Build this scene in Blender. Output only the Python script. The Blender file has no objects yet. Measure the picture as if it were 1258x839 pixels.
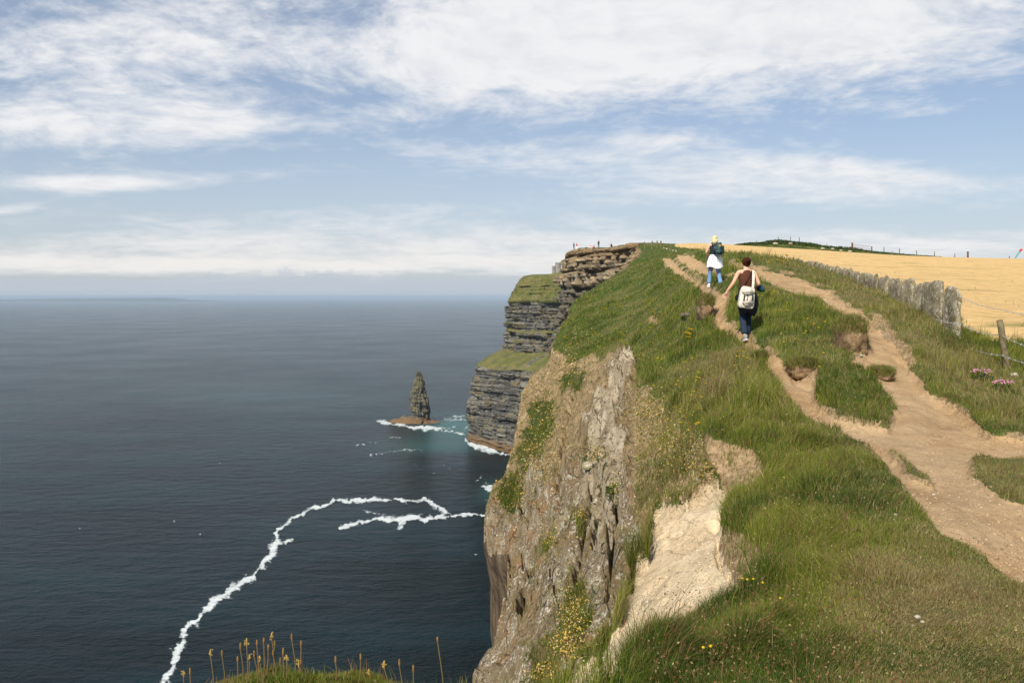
import bpy, bmesh, math, random
import numpy as np
from mathutils import Vector, Matrix
random.seed(7)
rng = np.random.default_rng(11)
SC = bpy.context.scene
COL = SC.collection
R = math.radians
# ------------------------------------------------------------------ camera
F = 978.0; CX = 629.0; HZ = 365.0          # focal length / principal column / horizon row, photo pixels
cam_d = bpy.data.cameras.new('camera'); cam = bpy.data.objects.new('camera', cam_d); COL.objects.link(cam)
cam_d.sensor_width = 36.0; cam_d.lens = 36.0 * F / 1258.0
cam_d.shift_y = -(419.5 - HZ) / 1258.0
cam_d.clip_start = 0.1; cam_d.clip_end = 200000
cam.location = (0, 0, 0); cam.rotation_euler = (R(90), 0, 0)
SC.camera = cam
SEA = -165.0
# ------------------------------------------------------------------ exposure / render
SC.view_settings.view_transform = 'Standard'; SC.view_settings.look = 'None'
SC.view_settings.gamma = 1.0; SC.view_settings.exposure = 0.50
SC.render.engine = 'CYCLES'
SC.cycles.use_denoising = True
SC.cycles.max_bounces = 5; SC.cycles.diffuse_bounces = 2; SC.cycles.glossy_bounces = 2
SC.cycles.transmission_bounces = 2; SC.cycles.transparent_max_bounces = 6; SC.cycles.volume_bounces = 1
SC.cycles.caustics_reflective = False; SC.cycles.caustics_refractive = False
SUN_AZ = 28.0; SUN_EL = 42.0               # sun behind the camera's left shoulder

# ------------------------------------------------------------------ node helper
class G:
    def __init__(s, nt): s.nt = nt; s.L = nt.links
    def n(s, t, **kw):
        nd = s.nt.nodes.new(t)
        for k, v in kw.items(): setattr(nd, k, v)
        return nd
    def put(s, sock, v):
        if isinstance(v, bpy.types.NodeSocket): s.L.new(v, sock)
        elif isinstance(v, (tuple, list)):
            v = tuple(v)
            if sock.type == 'RGBA' and len(v) == 3: v = v + (1,)
            sock.default_value = v
        else:
            if sock.type == 'RGBA': v = (v, v, v, 1)
            elif sock.type == 'VECTOR': v = (v, v, v)
            sock.default_value = v
    def m(s, op, a, b=0.0, c=None, clamp=False):
        nd = s.n('ShaderNodeMath', operation=op); nd.use_clamp = clamp
        s.put(nd.inputs[0], a); s.put(nd.inputs[1], b)
        if c is not None: s.put(nd.inputs[2], c)
        return nd.outputs[0]
    def vm(s, op, a, b=None):
        nd = s.n('ShaderNodeVectorMath', operation=op); s.put(nd.inputs[0], a)
        if b is not None: s.put(nd.inputs[3] if op == 'SCALE' else nd.inputs[1], b)
        return nd.outputs[0]
    def mix(s, f, a, b, mode='MIX'):
        nd = s.n('ShaderNodeMix', data_type='RGBA', blend_type=mode)
        s.put(nd.inputs[0], f); s.put(nd.inputs[6], a); s.put(nd.inputs[7], b)
        return nd.outputs[2]
    def noise(s, vec, scale, detail=4, rough=.55, dist=0.0, col=False):
        nd = s.n('ShaderNodeTexNoise'); s.put(nd.inputs['Vector'], vec)
        s.put(nd.inputs['Scale'], scale); nd.inputs['Detail'].default_value = detail
        nd.inputs['Roughness'].default_value = rough; nd.inputs['Distortion'].default_value = dist
        return nd.outputs[1 if col else 0]
    def vor(s, vec, scale, feature='F1', out=0):
        nd = s.n('ShaderNodeTexVoronoi', feature=feature); s.put(nd.inputs['Vector'], vec)
        s.put(nd.inputs['Scale'], scale); return nd.outputs[out]
    def ss(s, x, lo, hi):
        nd = s.n('ShaderNodeMapRange', interpolation_type='SMOOTHSTEP')
        s.put(nd.inputs[0], x); s.put(nd.inputs[1], lo); s.put(nd.inputs[2], hi); return nd.outputs[0]
    def lin(s, x, lo, hi, a=0.0, b=1.0):
        nd = s.n('ShaderNodeMapRange'); s.put(nd.inputs[0], x); s.put(nd.inputs[1], lo); s.put(nd.inputs[2], hi)
        s.put(nd.inputs[3], a); s.put(nd.inputs[4], b); return nd.outputs[0]
    def attr(s, name, out=0):
        nd = s.n('ShaderNodeAttribute'); nd.attribute_name = name; return nd.outputs[out]
    def sep(s, v):
        nd = s.n('ShaderNodeSeparateXYZ'); s.put(nd.inputs[0], v); return nd.outputs
    def comb(s, x, y, z):
        nd = s.n('ShaderNodeCombineXYZ'); s.put(nd.inputs[0], x); s.put(nd.inputs[1], y); s.put(nd.inputs[2], z); return nd.outputs[0]
    def pos(s): return s.n('ShaderNodeNewGeometry').outputs['Position']
    def bump(s, h, strength=.5, dist=.02, normal=None):
        nd = s.n('ShaderNodeBump'); s.put(nd.inputs['Height'], h); s.put(nd.inputs['Strength'], strength)
        s.put(nd.inputs['Distance'], dist)
        if normal is not None: s.put(nd.inputs['Normal'], normal)
        return nd.outputs[0]
    def out(s, col, rough=.9, normal=None, spec=.2, **kw):
        b = s.n('ShaderNodeBsdfPrincipled'); s.put(b.inputs['Base Color'], col); s.put(b.inputs['Roughness'], rough)
        b.inputs['Specular IOR Level'].default_value = spec
        for k, v in kw.items(): s.put(b.inputs[k.replace('_', ' ')], v)
        if normal is not None: s.L.new(normal, b.inputs['Normal'])
        o = s.n('ShaderNodeOutputMaterial'); s.L.new(b.outputs[0], o.inputs[0]); return b
def newmat(name):
    m = bpy.data.materials.new(name); m.use_nodes = True; m.node_tree.nodes.clear()
    return m, G(m.node_tree)

# ------------------------------------------------------------------ world: Nishita sky with procedural clouds
w = bpy.data.worlds.new('World'); SC.world = w; w.use_nodes = True
w.node_tree.nodes.clear(); g = G(w.node_tree)
sky = g.n('ShaderNodeTexSky', sky_type='NISHITA'); sky.sun_disc = False
sky.sun_elevation = R(SUN_EL); sky.sun_rotation = R(180 + SUN_AZ)
sky.altitude = 0; sky.air_density = 1.0; sky.dust_density = 1.2; sky.ozone_density = 1.2
tc = g.n('ShaderNodeTexCoord').outputs['Generated']
X, Y, Z = g.sep(tc)
ya = g.m('MAXIMUM', g.m('ABSOLUTE', Y), .08)
pu = g.m('ADD', g.m('MULTIPLY', g.m('DIVIDE', X, ya), F), CX)            # direction, in the units of the view
pv = g.m('SUBTRACT', HZ, g.m('MULTIPLY', g.m('DIVIDE', Z, ya), F))
zz = g.m('ADD', g.m('MAXIMUM', Z, 0.0), .17)
P = g.comb(g.m('DIVIDE', X, zz), g.m('DIVIDE', Y, zz), 0.0)
warp = g.noise(P, .9, 3, .5, col=True)
Pw = g.vm('ADD', P, g.vm('SCALE', g.vm('SUBTRACT', warp, (.5, .5, .5)), .55))
def blob(cx, cy, rx, ry, amp, tilt=0.0):
    a = g.m('SUBTRACT', pu, cx); b = g.m('SUBTRACT', pv, cy)
    if tilt: b = g.m('SUBTRACT', b, g.m('MULTIPLY', a, tilt))
    a = g.m('DIVIDE', a, rx); b = g.m('DIVIDE', b, ry)
    q = g.m('ADD', g.m('MULTIPLY', a, a), g.m('MULTIPLY', b, b))
    return g.m('MULTIPLY', g.m('EXPONENT', g.m('MULTIPLY', q, -1.0)), amp)
BL = [(850, 25, 420, 88, .72, -.03), (620, 85, 150, 38, .26, 0), (560, 50, 160, 30, .12, 0), (100, 55, 240, 62, .30, .05),
      (60, 155, 210, 34, .36, 0.02), (265, 150, 70, 22, .20, .0), (100, 226, 95, 10, .50, 0), (20, 255, 90, 7, .2, -.2), (690, 196, 250, 22, .16, .05),
      (1010, 218, 230, 30, .34, .05), (560, 255, 330, 16, .20, -.08), (1150, 140, 90, 10, .18, 0), (800, 172, 60, 8, .25, 0),
      (330, 210, 220, 12, .18, -.1), (440, 150, 150, 14, .16, -.06), (700, 12, 60, 14, .10, 0),
      (600, 300, 900, 24, .30, .0), (200, 326, 900, 12, .40, 0), (1180, 300, 200, 10, .16, 0),
      (1190, 165, 170, 26, -.30, .05), (370, 195, 130, 14, -.10, 0), (420, 25, 70, 40, -.20, .0), (620, 112, 22, 10, -.30, 0),
      (350, 245, 300, 12, -.14, 0), (330, 100, 60, 20, -.10, 0), (300, 285, 420, 9, -.06, 0), (60, 20, 60, 8, -.16, 0), (980, 268, 320, 10, -.08, .02)]
bias = None
for q in BL:
    b = blob(*q); bias = b if bias is None else g.m('ADD', bias, b)
n1 = g.noise(Pw, 1.6, 7, .62)
Ps = g.vm('MULTIPLY', Pw, (.45, 1.5, 1)); n2 = g.noise(Ps, 2.3, 6, .62)
nn = g.m('ADD', g.m('MULTIPLY', n1, .62), g.m('MULTIPLY', n2, .38))
nf = g.noise(Pw, 9.5, 5, .6)
nf2 = g.noise(Pw, 24, 5, .65)
finew = g.ss(pv, 260, 60)
nn = g.m('ADD', g.m('MULTIPLY', nn, 1.15), g.m('ADD', g.m('MULTIPLY', g.m('SUBTRACT', nf, .5), g.m('ADD', .22, g.m('MULTIPLY', finew, .38))), g.m('MULTIPLY', g.m('SUBTRACT', nf2, .5), g.m('MULTIPLY', finew, .30))))
dens = g.ss(g.m('ADD', nn, bias), .60, 1.10)
dens = g.m('POWER', dens, .8)
cl_col = g.mix(g.ss(g.m('ADD', nf, g.m('MULTIPLY', n2, .4)), .45, .85), (7.2, 7.4, 7.8), (8.35, 8.4, 8.5))
warmlow = blob(250, 322, 900, 30, 1.0)
cl_col = g.mix(g.m('MULTIPLY', warmlow, .8), cl_col, (8.5, 8.2, 7.85))
SKYS = .075
skc = g.mix(1.0, sky.outputs[0], (.92, 1.0, 1.10), 'MULTIPLY')
skc = g.mix(g.m('ADD', .30, g.m('MULTIPLY', g.ss(pv, 120, 320), .35)), skc, (5.9, 6.35, 7.0))                                    # thin high veil
mixed = g.mix(dens, skc, cl_col)
# bank of air over the sea with small cumulus on top
bn_ = g.noise(g.comb(g.m('MULTIPLY', pu, .05), g.m('MULTIPLY', pv, .10), 0), 1.0, 6, .6)
cum = g.m('MULTIPLY', g.m('ADD', blob(365, 335, 130, 60, 1.0), .30), 1.0)
lowtop = g.m('SUBTRACT', 343.0, g.m('MULTIPLY', g.ss(bn_, .30, .75), g.m('MULTIPLY', cum, 17.0)))
lowb = g.ss(pv, g.m('SUBTRACT', lowtop, 3.0), g.m('ADD', lowtop, 6.0))
mixed = g.mix(g.m('MULTIPLY', lowb, g.lin(pv, 330, 362, .42, .9)), mixed, (5.15, 5.65, 6.35))
bg = g.n('ShaderNodeBackground'); g.put(bg.inputs[0], mixed); bg.inputs[1].default_value = SKYS
wo = g.n('ShaderNodeOutputWorld'); g.L.new(bg.outputs[0], wo.inputs[0])
# ------------------------------------------------------------------ sun
sd = bpy.data.lights.new('sun', 'SUN'); sd.energy = 4.5; sd.angle = R(.53); sd.color = (1.0, .92, .79)
so = bpy.data.objects.new('sun', sd); COL.objects.link(so)
tosun = Vector((-math.sin(R(SUN_AZ)) * math.cos(R(SUN_EL)), -math.cos(R(SUN_AZ)) * math.cos(R(SUN_EL)), math.sin(R(SUN_EL))))
so.rotation_euler = tosun.to_track_quat('Z', 'Y').to_euler(); so.location = tosun * 50

# ------------------------------------------------------------------ numpy noise
def _h(ix, iy, iz):
    h = (ix.astype(np.int64) * 374761393 + iy.astype(np.int64) * 668265263 + iz.astype(np.int64) * 2147483647 // 7 + iz.astype(np.int64) * 1274126177) & 0xffffffff
    h = ((h ^ (h >> 13)) * 1274126177) & 0xffffffff
    h = ((h ^ (h >> 16)) * 2246822519) & 0xffffffff
    return ((h ^ (h >> 15)) & 0xffffff) / float(0xffffff)
def vnoise(x, y, z):
    ix, iy, iz = np.floor(x), np.floor(y), np.floor(z)
    fx, fy, fz = x - ix, y - iy, z - iz
    fx = fx * fx * (3 - 2 * fx); fy = fy * fy * (3 - 2 * fy); fz = fz * fz * (3 - 2 * fz)
    r = 0
    for a in (0, 1):
        for b in (0, 1):
            for c in (0, 1):
                r = r + _h(ix + a, iy + b, iz + c) * (fx if a else 1 - fx) * (fy if b else 1 - fy) * (fz if c else 1 - fz)
    return r * 2 - 1
def fbm(x, y, z=None, octv=4, gain=.5, s=1.0):
    x = np.asarray(x, float) * s; y = np.asarray(y, float) * s
    z = np.zeros_like(x) if z is None else np.asarray(z, float) * s
    a = 1.0; r = 0; t = 0
    for k in range(octv):
        r = r + a * vnoise(x + 13.7 * k, y - 7.1 * k, z + 3.3 * k); t += a
        a *= gain; x = x * 2.03; y = y * 2.03; z = z * 2.03
    return r / t
def sstep(x, a, b):
    t = np.clip((x - a) / (b - a), 0, 1); return t * t * (3 - 2 * t)

# ------------------------------------------------------------------ mesh helpers
def link(name, me, mats=(), parent=None, smooth=False):
    for m_ in mats: me.materials.append(m_)
    o = bpy.data.objects.new(name, me); COL.objects.link(o)
    if parent is not None: o.parent = parent
    if smooth: me.polygons.foreach_set('use_smooth', np.ones(len(me.polygons), bool))
    return o
def np_mesh(name, V, Fq, cols=None):
    me = bpy.data.meshes.new(name)
    V = np.asarray(V, np.float32).reshape(-1, 3); Fq = np.asarray(Fq, np.int32); k = Fq.shape[1]
    me.vertices.add(len(V)); me.vertices.foreach_set('co', V.ravel())
    me.loops.add(Fq.size); me.loops.foreach_set('vertex_index', Fq.ravel())
    me.polygons.add(len(Fq)); me.polygons.foreach_set('loop_start', np.arange(0, Fq.size, k, dtype=np.int32))
    me.update(calc_edges=True)
    for nm, c in (cols or {}).items():
        a = me.color_attributes.new(nm, 'FLOAT_COLOR', 'POINT')
        c4 = np.ones((len(V), 4), np.float32); c4[:, :c.shape[1]] = c; a.data.foreach_set('color', c4.ravel())
    return me
def grid_faces(nr, nc, flip=False):
    i = np.arange(nr - 1)[:, None] * nc + np.arange(nc - 1)[None]
    q = np.stack([i, i + 1, i + nc + 1, i + nc], -1).reshape(-1, 4)
    return q[:, ::-1] if flip else q
def tag(o, label=None, cat=None, group=None, kind=None):
    if label: o['label'] = label
    if cat: o['category'] = cat
    if group: o['group'] = group
    if kind: o['kind'] = kind
    return o
def empty(name, loc=(0, 0, 0), rz=0.0):
    o = bpy.data.objects.new(name, None); COL.objects.link(o); o.location = loc; o.rotation_euler = (0, 0, rz); o.empty_display_size = .2
    return o
def from_bm(name, bm, mats, parent=None, smooth=False):
    me = bpy.data.meshes.new(name); bm.to_mesh(me); bm.free(); return link(name, me, mats, parent, smooth)
def tube(bm, pts, rads, seg=8, cap=True, sy=1.0):
    pts = [Vector(p) for p in pts]; rings = []
    up = Vector((0, 0, 1))
    for i, p in enumerate(pts):
        d = (pts[min(i + 1, len(pts) - 1)] - pts[max(i - 1, 0)]).normalized()
        a = d.cross(up if abs(d.z) < .95 else Vector((0, 1, 0))).normalized(); b = d.cross(a).normalized()
        r = rads[i] if isinstance(rads, (list, tuple)) else rads
        rings.append([bm.verts.new(p + a * r * math.cos(2 * math.pi * k / seg) + b * r * sy * math.sin(2 * math.pi * k / seg)) for k in range(seg)])
    for i in range(len(rings) - 1):
        for k in range(seg):
            bm.faces.new((rings[i][k], rings[i][(k + 1) % seg], rings[i + 1][(k + 1) % seg], rings[i + 1][k]))
    if cap:
        bm.faces.new(rings[0][::-1]); bm.faces.new(rings[-1])
def ell(bm, c, r, sub=2, rot=None):
    M = Matrix.Translation(c) @ (rot or Matrix()) @ Matrix.Diagonal((*r, 1))
    return bmesh.ops.create_icosphere(bm, subdivisions=sub, radius=1, matrix=M)['verts']

# ------------------------------------------------------------------ painted-ground masks (material zones of the land, surveyed as outlines)
MW, MH = 1258, 839
yy, xx = np.mgrid[0:MH, 0:MW].astype(np.float32)
def poly(pts, img=None, val=1.0):
    x0 = max(int(min(p[0] for p in pts)), 0); x1 = min(int(max(p[0] for p in pts)) + 2, MW)
    y0 = max(int(min(p[1] for p in pts)), 0); y1 = min(int(max(p[1] for p in pts)) + 2, MH)
    X_ = xx[y0:y1, x0:x1]; Y_ = yy[y0:y1, x0:x1]; ins = np.zeros(X_.shape, bool)
    n = len(pts)
    for i in range(n):
        ax, ay = pts[i]; bx, by = pts[(i + 1) % n]
        if ay == by: continue
        c = ((ay > Y_) != (by > Y_)) & (X_ < (bx - ax) * (Y_ - ay) / (by - ay) + ax)
        ins ^= c
    if img is None: img = np.zeros((MH, MW), np.float32)
    img[y0:y1, x0:x1][ins] = val
    return img
def blur(a, r):
    for ax in (0, 1):
        for _ in range(2):
            p = np.pad(a, [(r + 1, r) if k == ax else (0, 0) for k in (0, 1)], mode='edge')
            c = np.cumsum(p, ax, dtype=np.float64); n = a.shape[ax]
            a = (np.take(c, np.arange(2 * r + 1, n + 2 * r + 1), ax) - np.take(c, np.arange(0, n), ax)) / (2 * r + 1)
    return a.astype(np.float32)
path = poly([(813, 318), (822, 327), (840, 339), (856, 348), (860, 357), (868, 372), (876, 386), (880, 397), (903, 411), (917, 421), (930, 434), (943, 447), (953, 470),
      (973, 490), (990, 508), (1027, 527), (1067, 543), (1087, 567), (1107, 587), (1133, 613), (1140, 633), (1160, 650), (1207, 678), (1258, 716), (1258, 620), (1217, 600),
      (1193, 577), (1190, 567), (1200, 557), (1258, 563), (1258, 537), (1217, 533), (1203, 520), (1173, 493), (1144, 478), (1118, 447), (1113, 435), (1094, 413), (1075, 394),
      (1059, 380), (1028, 363), (1012, 353), (992, 345), (972, 337), (931, 327), (899, 320), (893, 319), (901, 326), (927, 335), (952, 345), (980, 354), (1011, 367), (1037, 383), (1062, 395), (1068, 423),
      (1059, 433), (1042, 437), (1073, 457), (1093, 483), (1100, 507), (1097, 522), (1047, 517), (1013, 500), (998, 480), (1003, 458), (973, 437), (947, 431), (931, 419), (914, 410),
      (903, 399), (888, 386), (887, 379), (894, 366), (891, 358), (876, 354), (853, 342), (836, 330), (825, 318)])
poly([(831, 314), (845, 313), (865, 323), (884, 335), (903, 336), (903, 339), (874, 338), (853, 333), (840, 323)], path)
tuft = poly([(1083, 541), (1105, 553), (1130, 572), (1152, 594), (1140, 594), (1118, 583), (1100, 560)])
path = np.where(tuft > 0, 0, path)
slab = poly([(802, 617), (845, 606), (868, 585), (888, 590), (908, 600), (892, 622), (887, 643), (892, 665), (908, 685), (922, 711), (902, 738), (862, 746), (819, 774), (792, 798), (760, 826), (740, 845),
      (683, 845), (736, 782), (759, 748), (776, 694), (793, 677), (796, 643)])
soil = poly([(860, 523), (868, 560), (883, 582), (900, 604), (925, 598), (943, 580), (930, 553), (900, 545), (873, 538)])
poly([(880, 637), (885, 668), (905, 690), (918, 706), (940, 683), (925, 655), (905, 640)], soil)
poly([(965, 437), (1003, 437), (1004, 462), (975, 456)], soil)
poly([(1062, 381), (1085, 385), (1118, 425), (1128, 450), (1119, 450), (1094, 413), (1075, 394)], soil)
poly([(918, 430), (936, 430), (942, 456), (930, 450)], soil)
soil = np.maximum(soil, np.exp(-((xx - 801) / 9) ** 2 - ((yy - 394) / 3.5) ** 2))  # dark hollow in the slope, its shade put in as soil colour
poly([(982, 352), (1012, 352), (1060, 378), (1040, 374)], soil, .6)
for bx, by, brx, bry in [(1180, 792, 22, 6), (1125, 768, 10, 4), (1030, 812, 9, 4), (995, 815, 10, 4), (1210, 835, 16, 4), (1150, 715, 14, 6)]:
    soil = np.maximum(soil, .75 * np.exp(-((xx - bx) / brx) ** 2 - ((yy - by) / bry) ** 2))
pale = poly([(778, 441), (775, 467), (768, 490), (762, 512), (766, 551), (764, 588), (752, 619), (750, 660), (735, 690), (722, 660), (717, 583), (728, 546), (715, 533), (730, 512), (743, 480), (754, 444)])
rock = poly([(590, 634), (620, 604), (655, 585), (700, 562), (728, 546), (764, 588), (770, 620), (793, 660), (793, 677), (776, 694), (759, 748), (736, 782), (685, 845), (560, 845), (560, 640)])
brown = poly([(660, 430), (683, 432), (705, 452), (730, 440), (778, 441), (790, 470), (840, 520), (868, 545), (885, 600), (845, 606), (802, 617), (796, 643), (793, 677), (762, 640), (750, 600), (640, 590), (580, 640), (600, 560), (630, 490)])
greenb = poly([(648, 500), (672, 488), (686, 500), (676, 540), (655, 572), (634, 590), (632, 575), (644, 540)])
for c in [(628, 612, 18, 14), (703, 760, 17, 26), (690, 790, 22, 14), (705, 735, 10, 10), (672, 672, 9, 9), (727, 560, 10, 8), (712, 640, 9, 7), (668, 830, 20, 14), (735, 640, 14, 10), (888, 635, 10, 9), (700, 470, 22, 12), (745, 600, 8, 10)]:
    greenb = np.maximum(greenb, (((xx - c[0]) / c[2]) ** 2 + ((yy - c[1]) / c[3]) ** 2 < 1).astype(np.float32))
field = poly([(828, 303), (838, 290), (1300, 290), (1300, 426), (1258, 423), (1218, 418), (1183, 402), (1174, 385), (1150, 382), (1132, 370), (1099, 358), (1061, 343), (1032, 334), (1001, 327), (960, 319), (930, 314), (895, 310), (860, 307)])
dry = poly([(895, 312), (980, 322), (1061, 348), (1132, 380), (1178, 425), (1258, 470), (1258, 530), (1200, 505), (1140, 465), (1110, 425), (1060, 375), (1000, 345), (920, 322)])
poly([(862, 450), (905, 430), (925, 445), (940, 480), (900, 500), (868, 520), (860, 480)], dry)
poly([(1040, 700), (1140, 650), (1258, 730), (1258, 839), (980, 839), (1100, 760)], dry, .8)
KEYS = ['path', 'slab', 'soil', 'pale', 'rock', 'brown', 'greenb', 'field', 'dry']
RAWM = dict(path=blur(path, 1), slab=blur(slab, 1), soil=blur(soil, 2), pale=blur(pale, 6), rock=blur(rock, 3), brown=blur(brown, 5), greenb=blur(greenb, 7), field=blur(field, 1), dry=blur(dry, 9))
WIDEP = blur(path, 3)
def sample(img, px, row):
    x = np.clip(px, 0, MW - 1.001); y = np.clip(row, 0, MH - 1.001)
    i = y.astype(int); j = x.astype(int); fy = y - i; fx = x - j
    return img[i, j] * (1 - fy) * (1 - fx) + img[i + 1, j] * fy * (1 - fx) + img[i, j + 1] * (1 - fy) * fx + img[i + 1, j + 1] * fy * fx

def seg_dist(px, py, pts):
    """distance to a polyline in half-widths (pts: x, y, half-width)"""
    best = np.full(px.shape, 99.0)
    for a, b in zip(pts[:-1], pts[1:]):
        dx, dy = b[0] - a[0], b[1] - a[1]; L = dx * dx + dy * dy + 1e-6
        tq = np.clip(((px - a[0]) * dx + (py - a[1]) * dy) / L, 0, 1)
        w_ = a[2] + (b[2] - a[2]) * tq
        best = np.minimum(best, np.hypot(px - a[0] - tq * dx, (py - a[1] - tq * dy) * 1.35) / (w_))
    return best
FIS = [([(728, 585, 3), (720, 640, 3.5), (717, 674, 4), (703, 722, 3)], .35), ([(760, 600, 3), (754, 640, 5), (750, 690, 4), (746, 736, 3)], .45), ([(735, 590, 4), (740, 640, 9), (732, 672, 6)], .35),
       ([(775, 700, 2), (750, 745, 3), (735, 790, 3)], .25), ([(690, 580, 3), (668, 640, 3), (655, 700, 3), (640, 760, 3)], .28), ([(655, 600, 2.5), (636, 660, 3), (625, 720, 3)], .22), ([(712, 470, 3), (700, 520, 3), (685, 575, 3)], .25), ([(640, 690, 2), (660, 712, 2.5), (690, 730, 2.5)], .2)]
# ------------------------------------------------------------------ land form: thin-plate surface through surveyed points (column, distance, sight row)
CP = [(1258, 3.4, 838), (1100, 3.4, 838), (900, 3.8, 800), (760, 3.7, 835), (1000, 4.2, 750), (1258, 4.9, 700), (1200, 5.4, 650), (1258, 6.5, 600), (1258, 8, 556), (1200, 9, 530), (1150, 11, 482),
      (1100, 7.6, 560), (1000, 6.4, 605), (1000, 9.3, 510), (950, 11.5, 468), (920, 8.6, 530), (917, 15.7, 420), (880, 12.5, 460), (1050, 12, 452), (960, 15.5, 404), (1080, 13.5, 418), (1100, 10.5, 490),
      (1030, 17.5, 381), (1000, 20, 362), (960, 23.5, 340), (930, 26, 329), (900, 29, 321), (876, 25.2, 355 - 7), (876, 24.5, 352), (870, 21.5, 370), (885, 19, 388), (850, 36, 332), (850, 22, 396), (830, 56, 318), (845, 60, 311),
      (1178, 17, 414), (1235, 14.4, 453), (1200, 12, 471), (1258, 14.0, 452), (1258, 17, 414), (1104, 21.5, 369), (1061, 26, 353), (1032, 33, 341.5), (1001, 41, 332.5), (980, 48, 327), (1144, 18.8, 391), (1258, 40, 350), (1150, 40, 344), (1258, 80, 327),
      (1050, 80, 320), (1258, 150, 318), (1100, 150, 313.5), (1000, 150, 307), (900, 150, 302.5), (950, 60, 321), (950, 110, 307), (900, 70, 309), (900, 45, 314), (860, 100, 304), (830, 110, 303.5), (840, 150, 302.5), (810, 120, 304),
      (850, 230, 307), (1000, 230, 314), (1258, 230, 324), (1258, 700, 350), (900, 700, 350), (1000, 400, 335), (1900, 150, 320), (1900, 20, 405), (1900, 6, 620), (1900, 700, 350), (1900, 60, 336),
      (870, 7.7, 604), (872, 8.35, 538), (872, 8.0, 594), (880, 5.5, 705), (830, 8.2, 600), (800, 6.4, 705), (800, 5.0, 795), (700, 5.4, 842), (740, 6.1, 782), (770, 9.6, 600), (760, 13.2, 520), (770, 20.5, 452), (720, 11.3, 602), (700, 8.8, 704),
      (640, 9.8, 764), (600, 8.8, 835), (650, 15.3, 622), (627, 12.5, 740), (627, 15, 690), (612, 17.2, 652), (640, 24, 560), (660, 30, 500), (682, 38.5, 442), (692, 45, 412), (720, 33, 440), (722, 47, 390), (760, 38, 400), (735, 60, 364),
      (800, 30, 400), (800, 21, 446), (783, 75, 331), (820, 42, 360), (850, 14.5, 452), (830, 12, 500), (800, 12.2, 524), (845, 9.2, 560), (800, 108, 310.5), (775, 95, 328), (820, 75, 317), (790, 55, 355),
      (599, 18.5, 626), (620, 22, 584), (633, 26.5, 551), (639, 31, 497), (649, 36, 474), (663, 40, 461), (679, 44, 438), (697, 54, 391), (701, 60, 376), (727, 70, 356), (768, 95, 330.5), (782, 115, 318.5), (790, 129, 310),
      (782, 140, 300), (783, 150, 299.5), (770, 152, 300.8), (760, 158, 303.5), (745, 160, 305), (710, 168, 305.5), (693, 176, 310), (760, 185, 306), (730, 190, 308), (700, 210, 316), (800, 135, 302), (700, 300, 335), (780, 400, 335),
      (200, 3.4, 885), (380, 3.5, 833), (450, 3.5, 838), (300, 3.5, 842), (520, 3.5, 862), (0, 3.3, 890), (-400, 3.3, 890), (620, 3.6, 868), (600, 4.6, 930), (620, 6.0, 930), (590, 7.5, 868), (700, 3.6, 852), (680, 4.6, 870),
      (0, 2.2, 1115), (600, 2.2, 1115), (1258, 2.2, 1105), (1900, 2.2, 1115), (-400, 2.2, 1115)]
CP = np.array(CP, float)
KU, KV = 1 / 160.0, 2.6
def tps_fit(P_, v, lam=.002):
    n = len(P_); d2 = ((P_[:, None] - P_[None]) ** 2).sum(-1)
    K = np.where(d2 > 0, .5 * d2 * np.log(d2 + 1e-12), 0) + lam * np.eye(n)
    A = np.zeros((n + 3, n + 3)); A[:n, :n] = K; A[:n, n] = 1; A[:n, n + 1:] = P_; A[n:, :n] = A[:n, n:].T
    return np.linalg.solve(A, np.concatenate([v, np.zeros(3)]))
CPn = np.stack([CP[:, 0] * KU, np.log(CP[:, 1]) * KV], 1)
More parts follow.
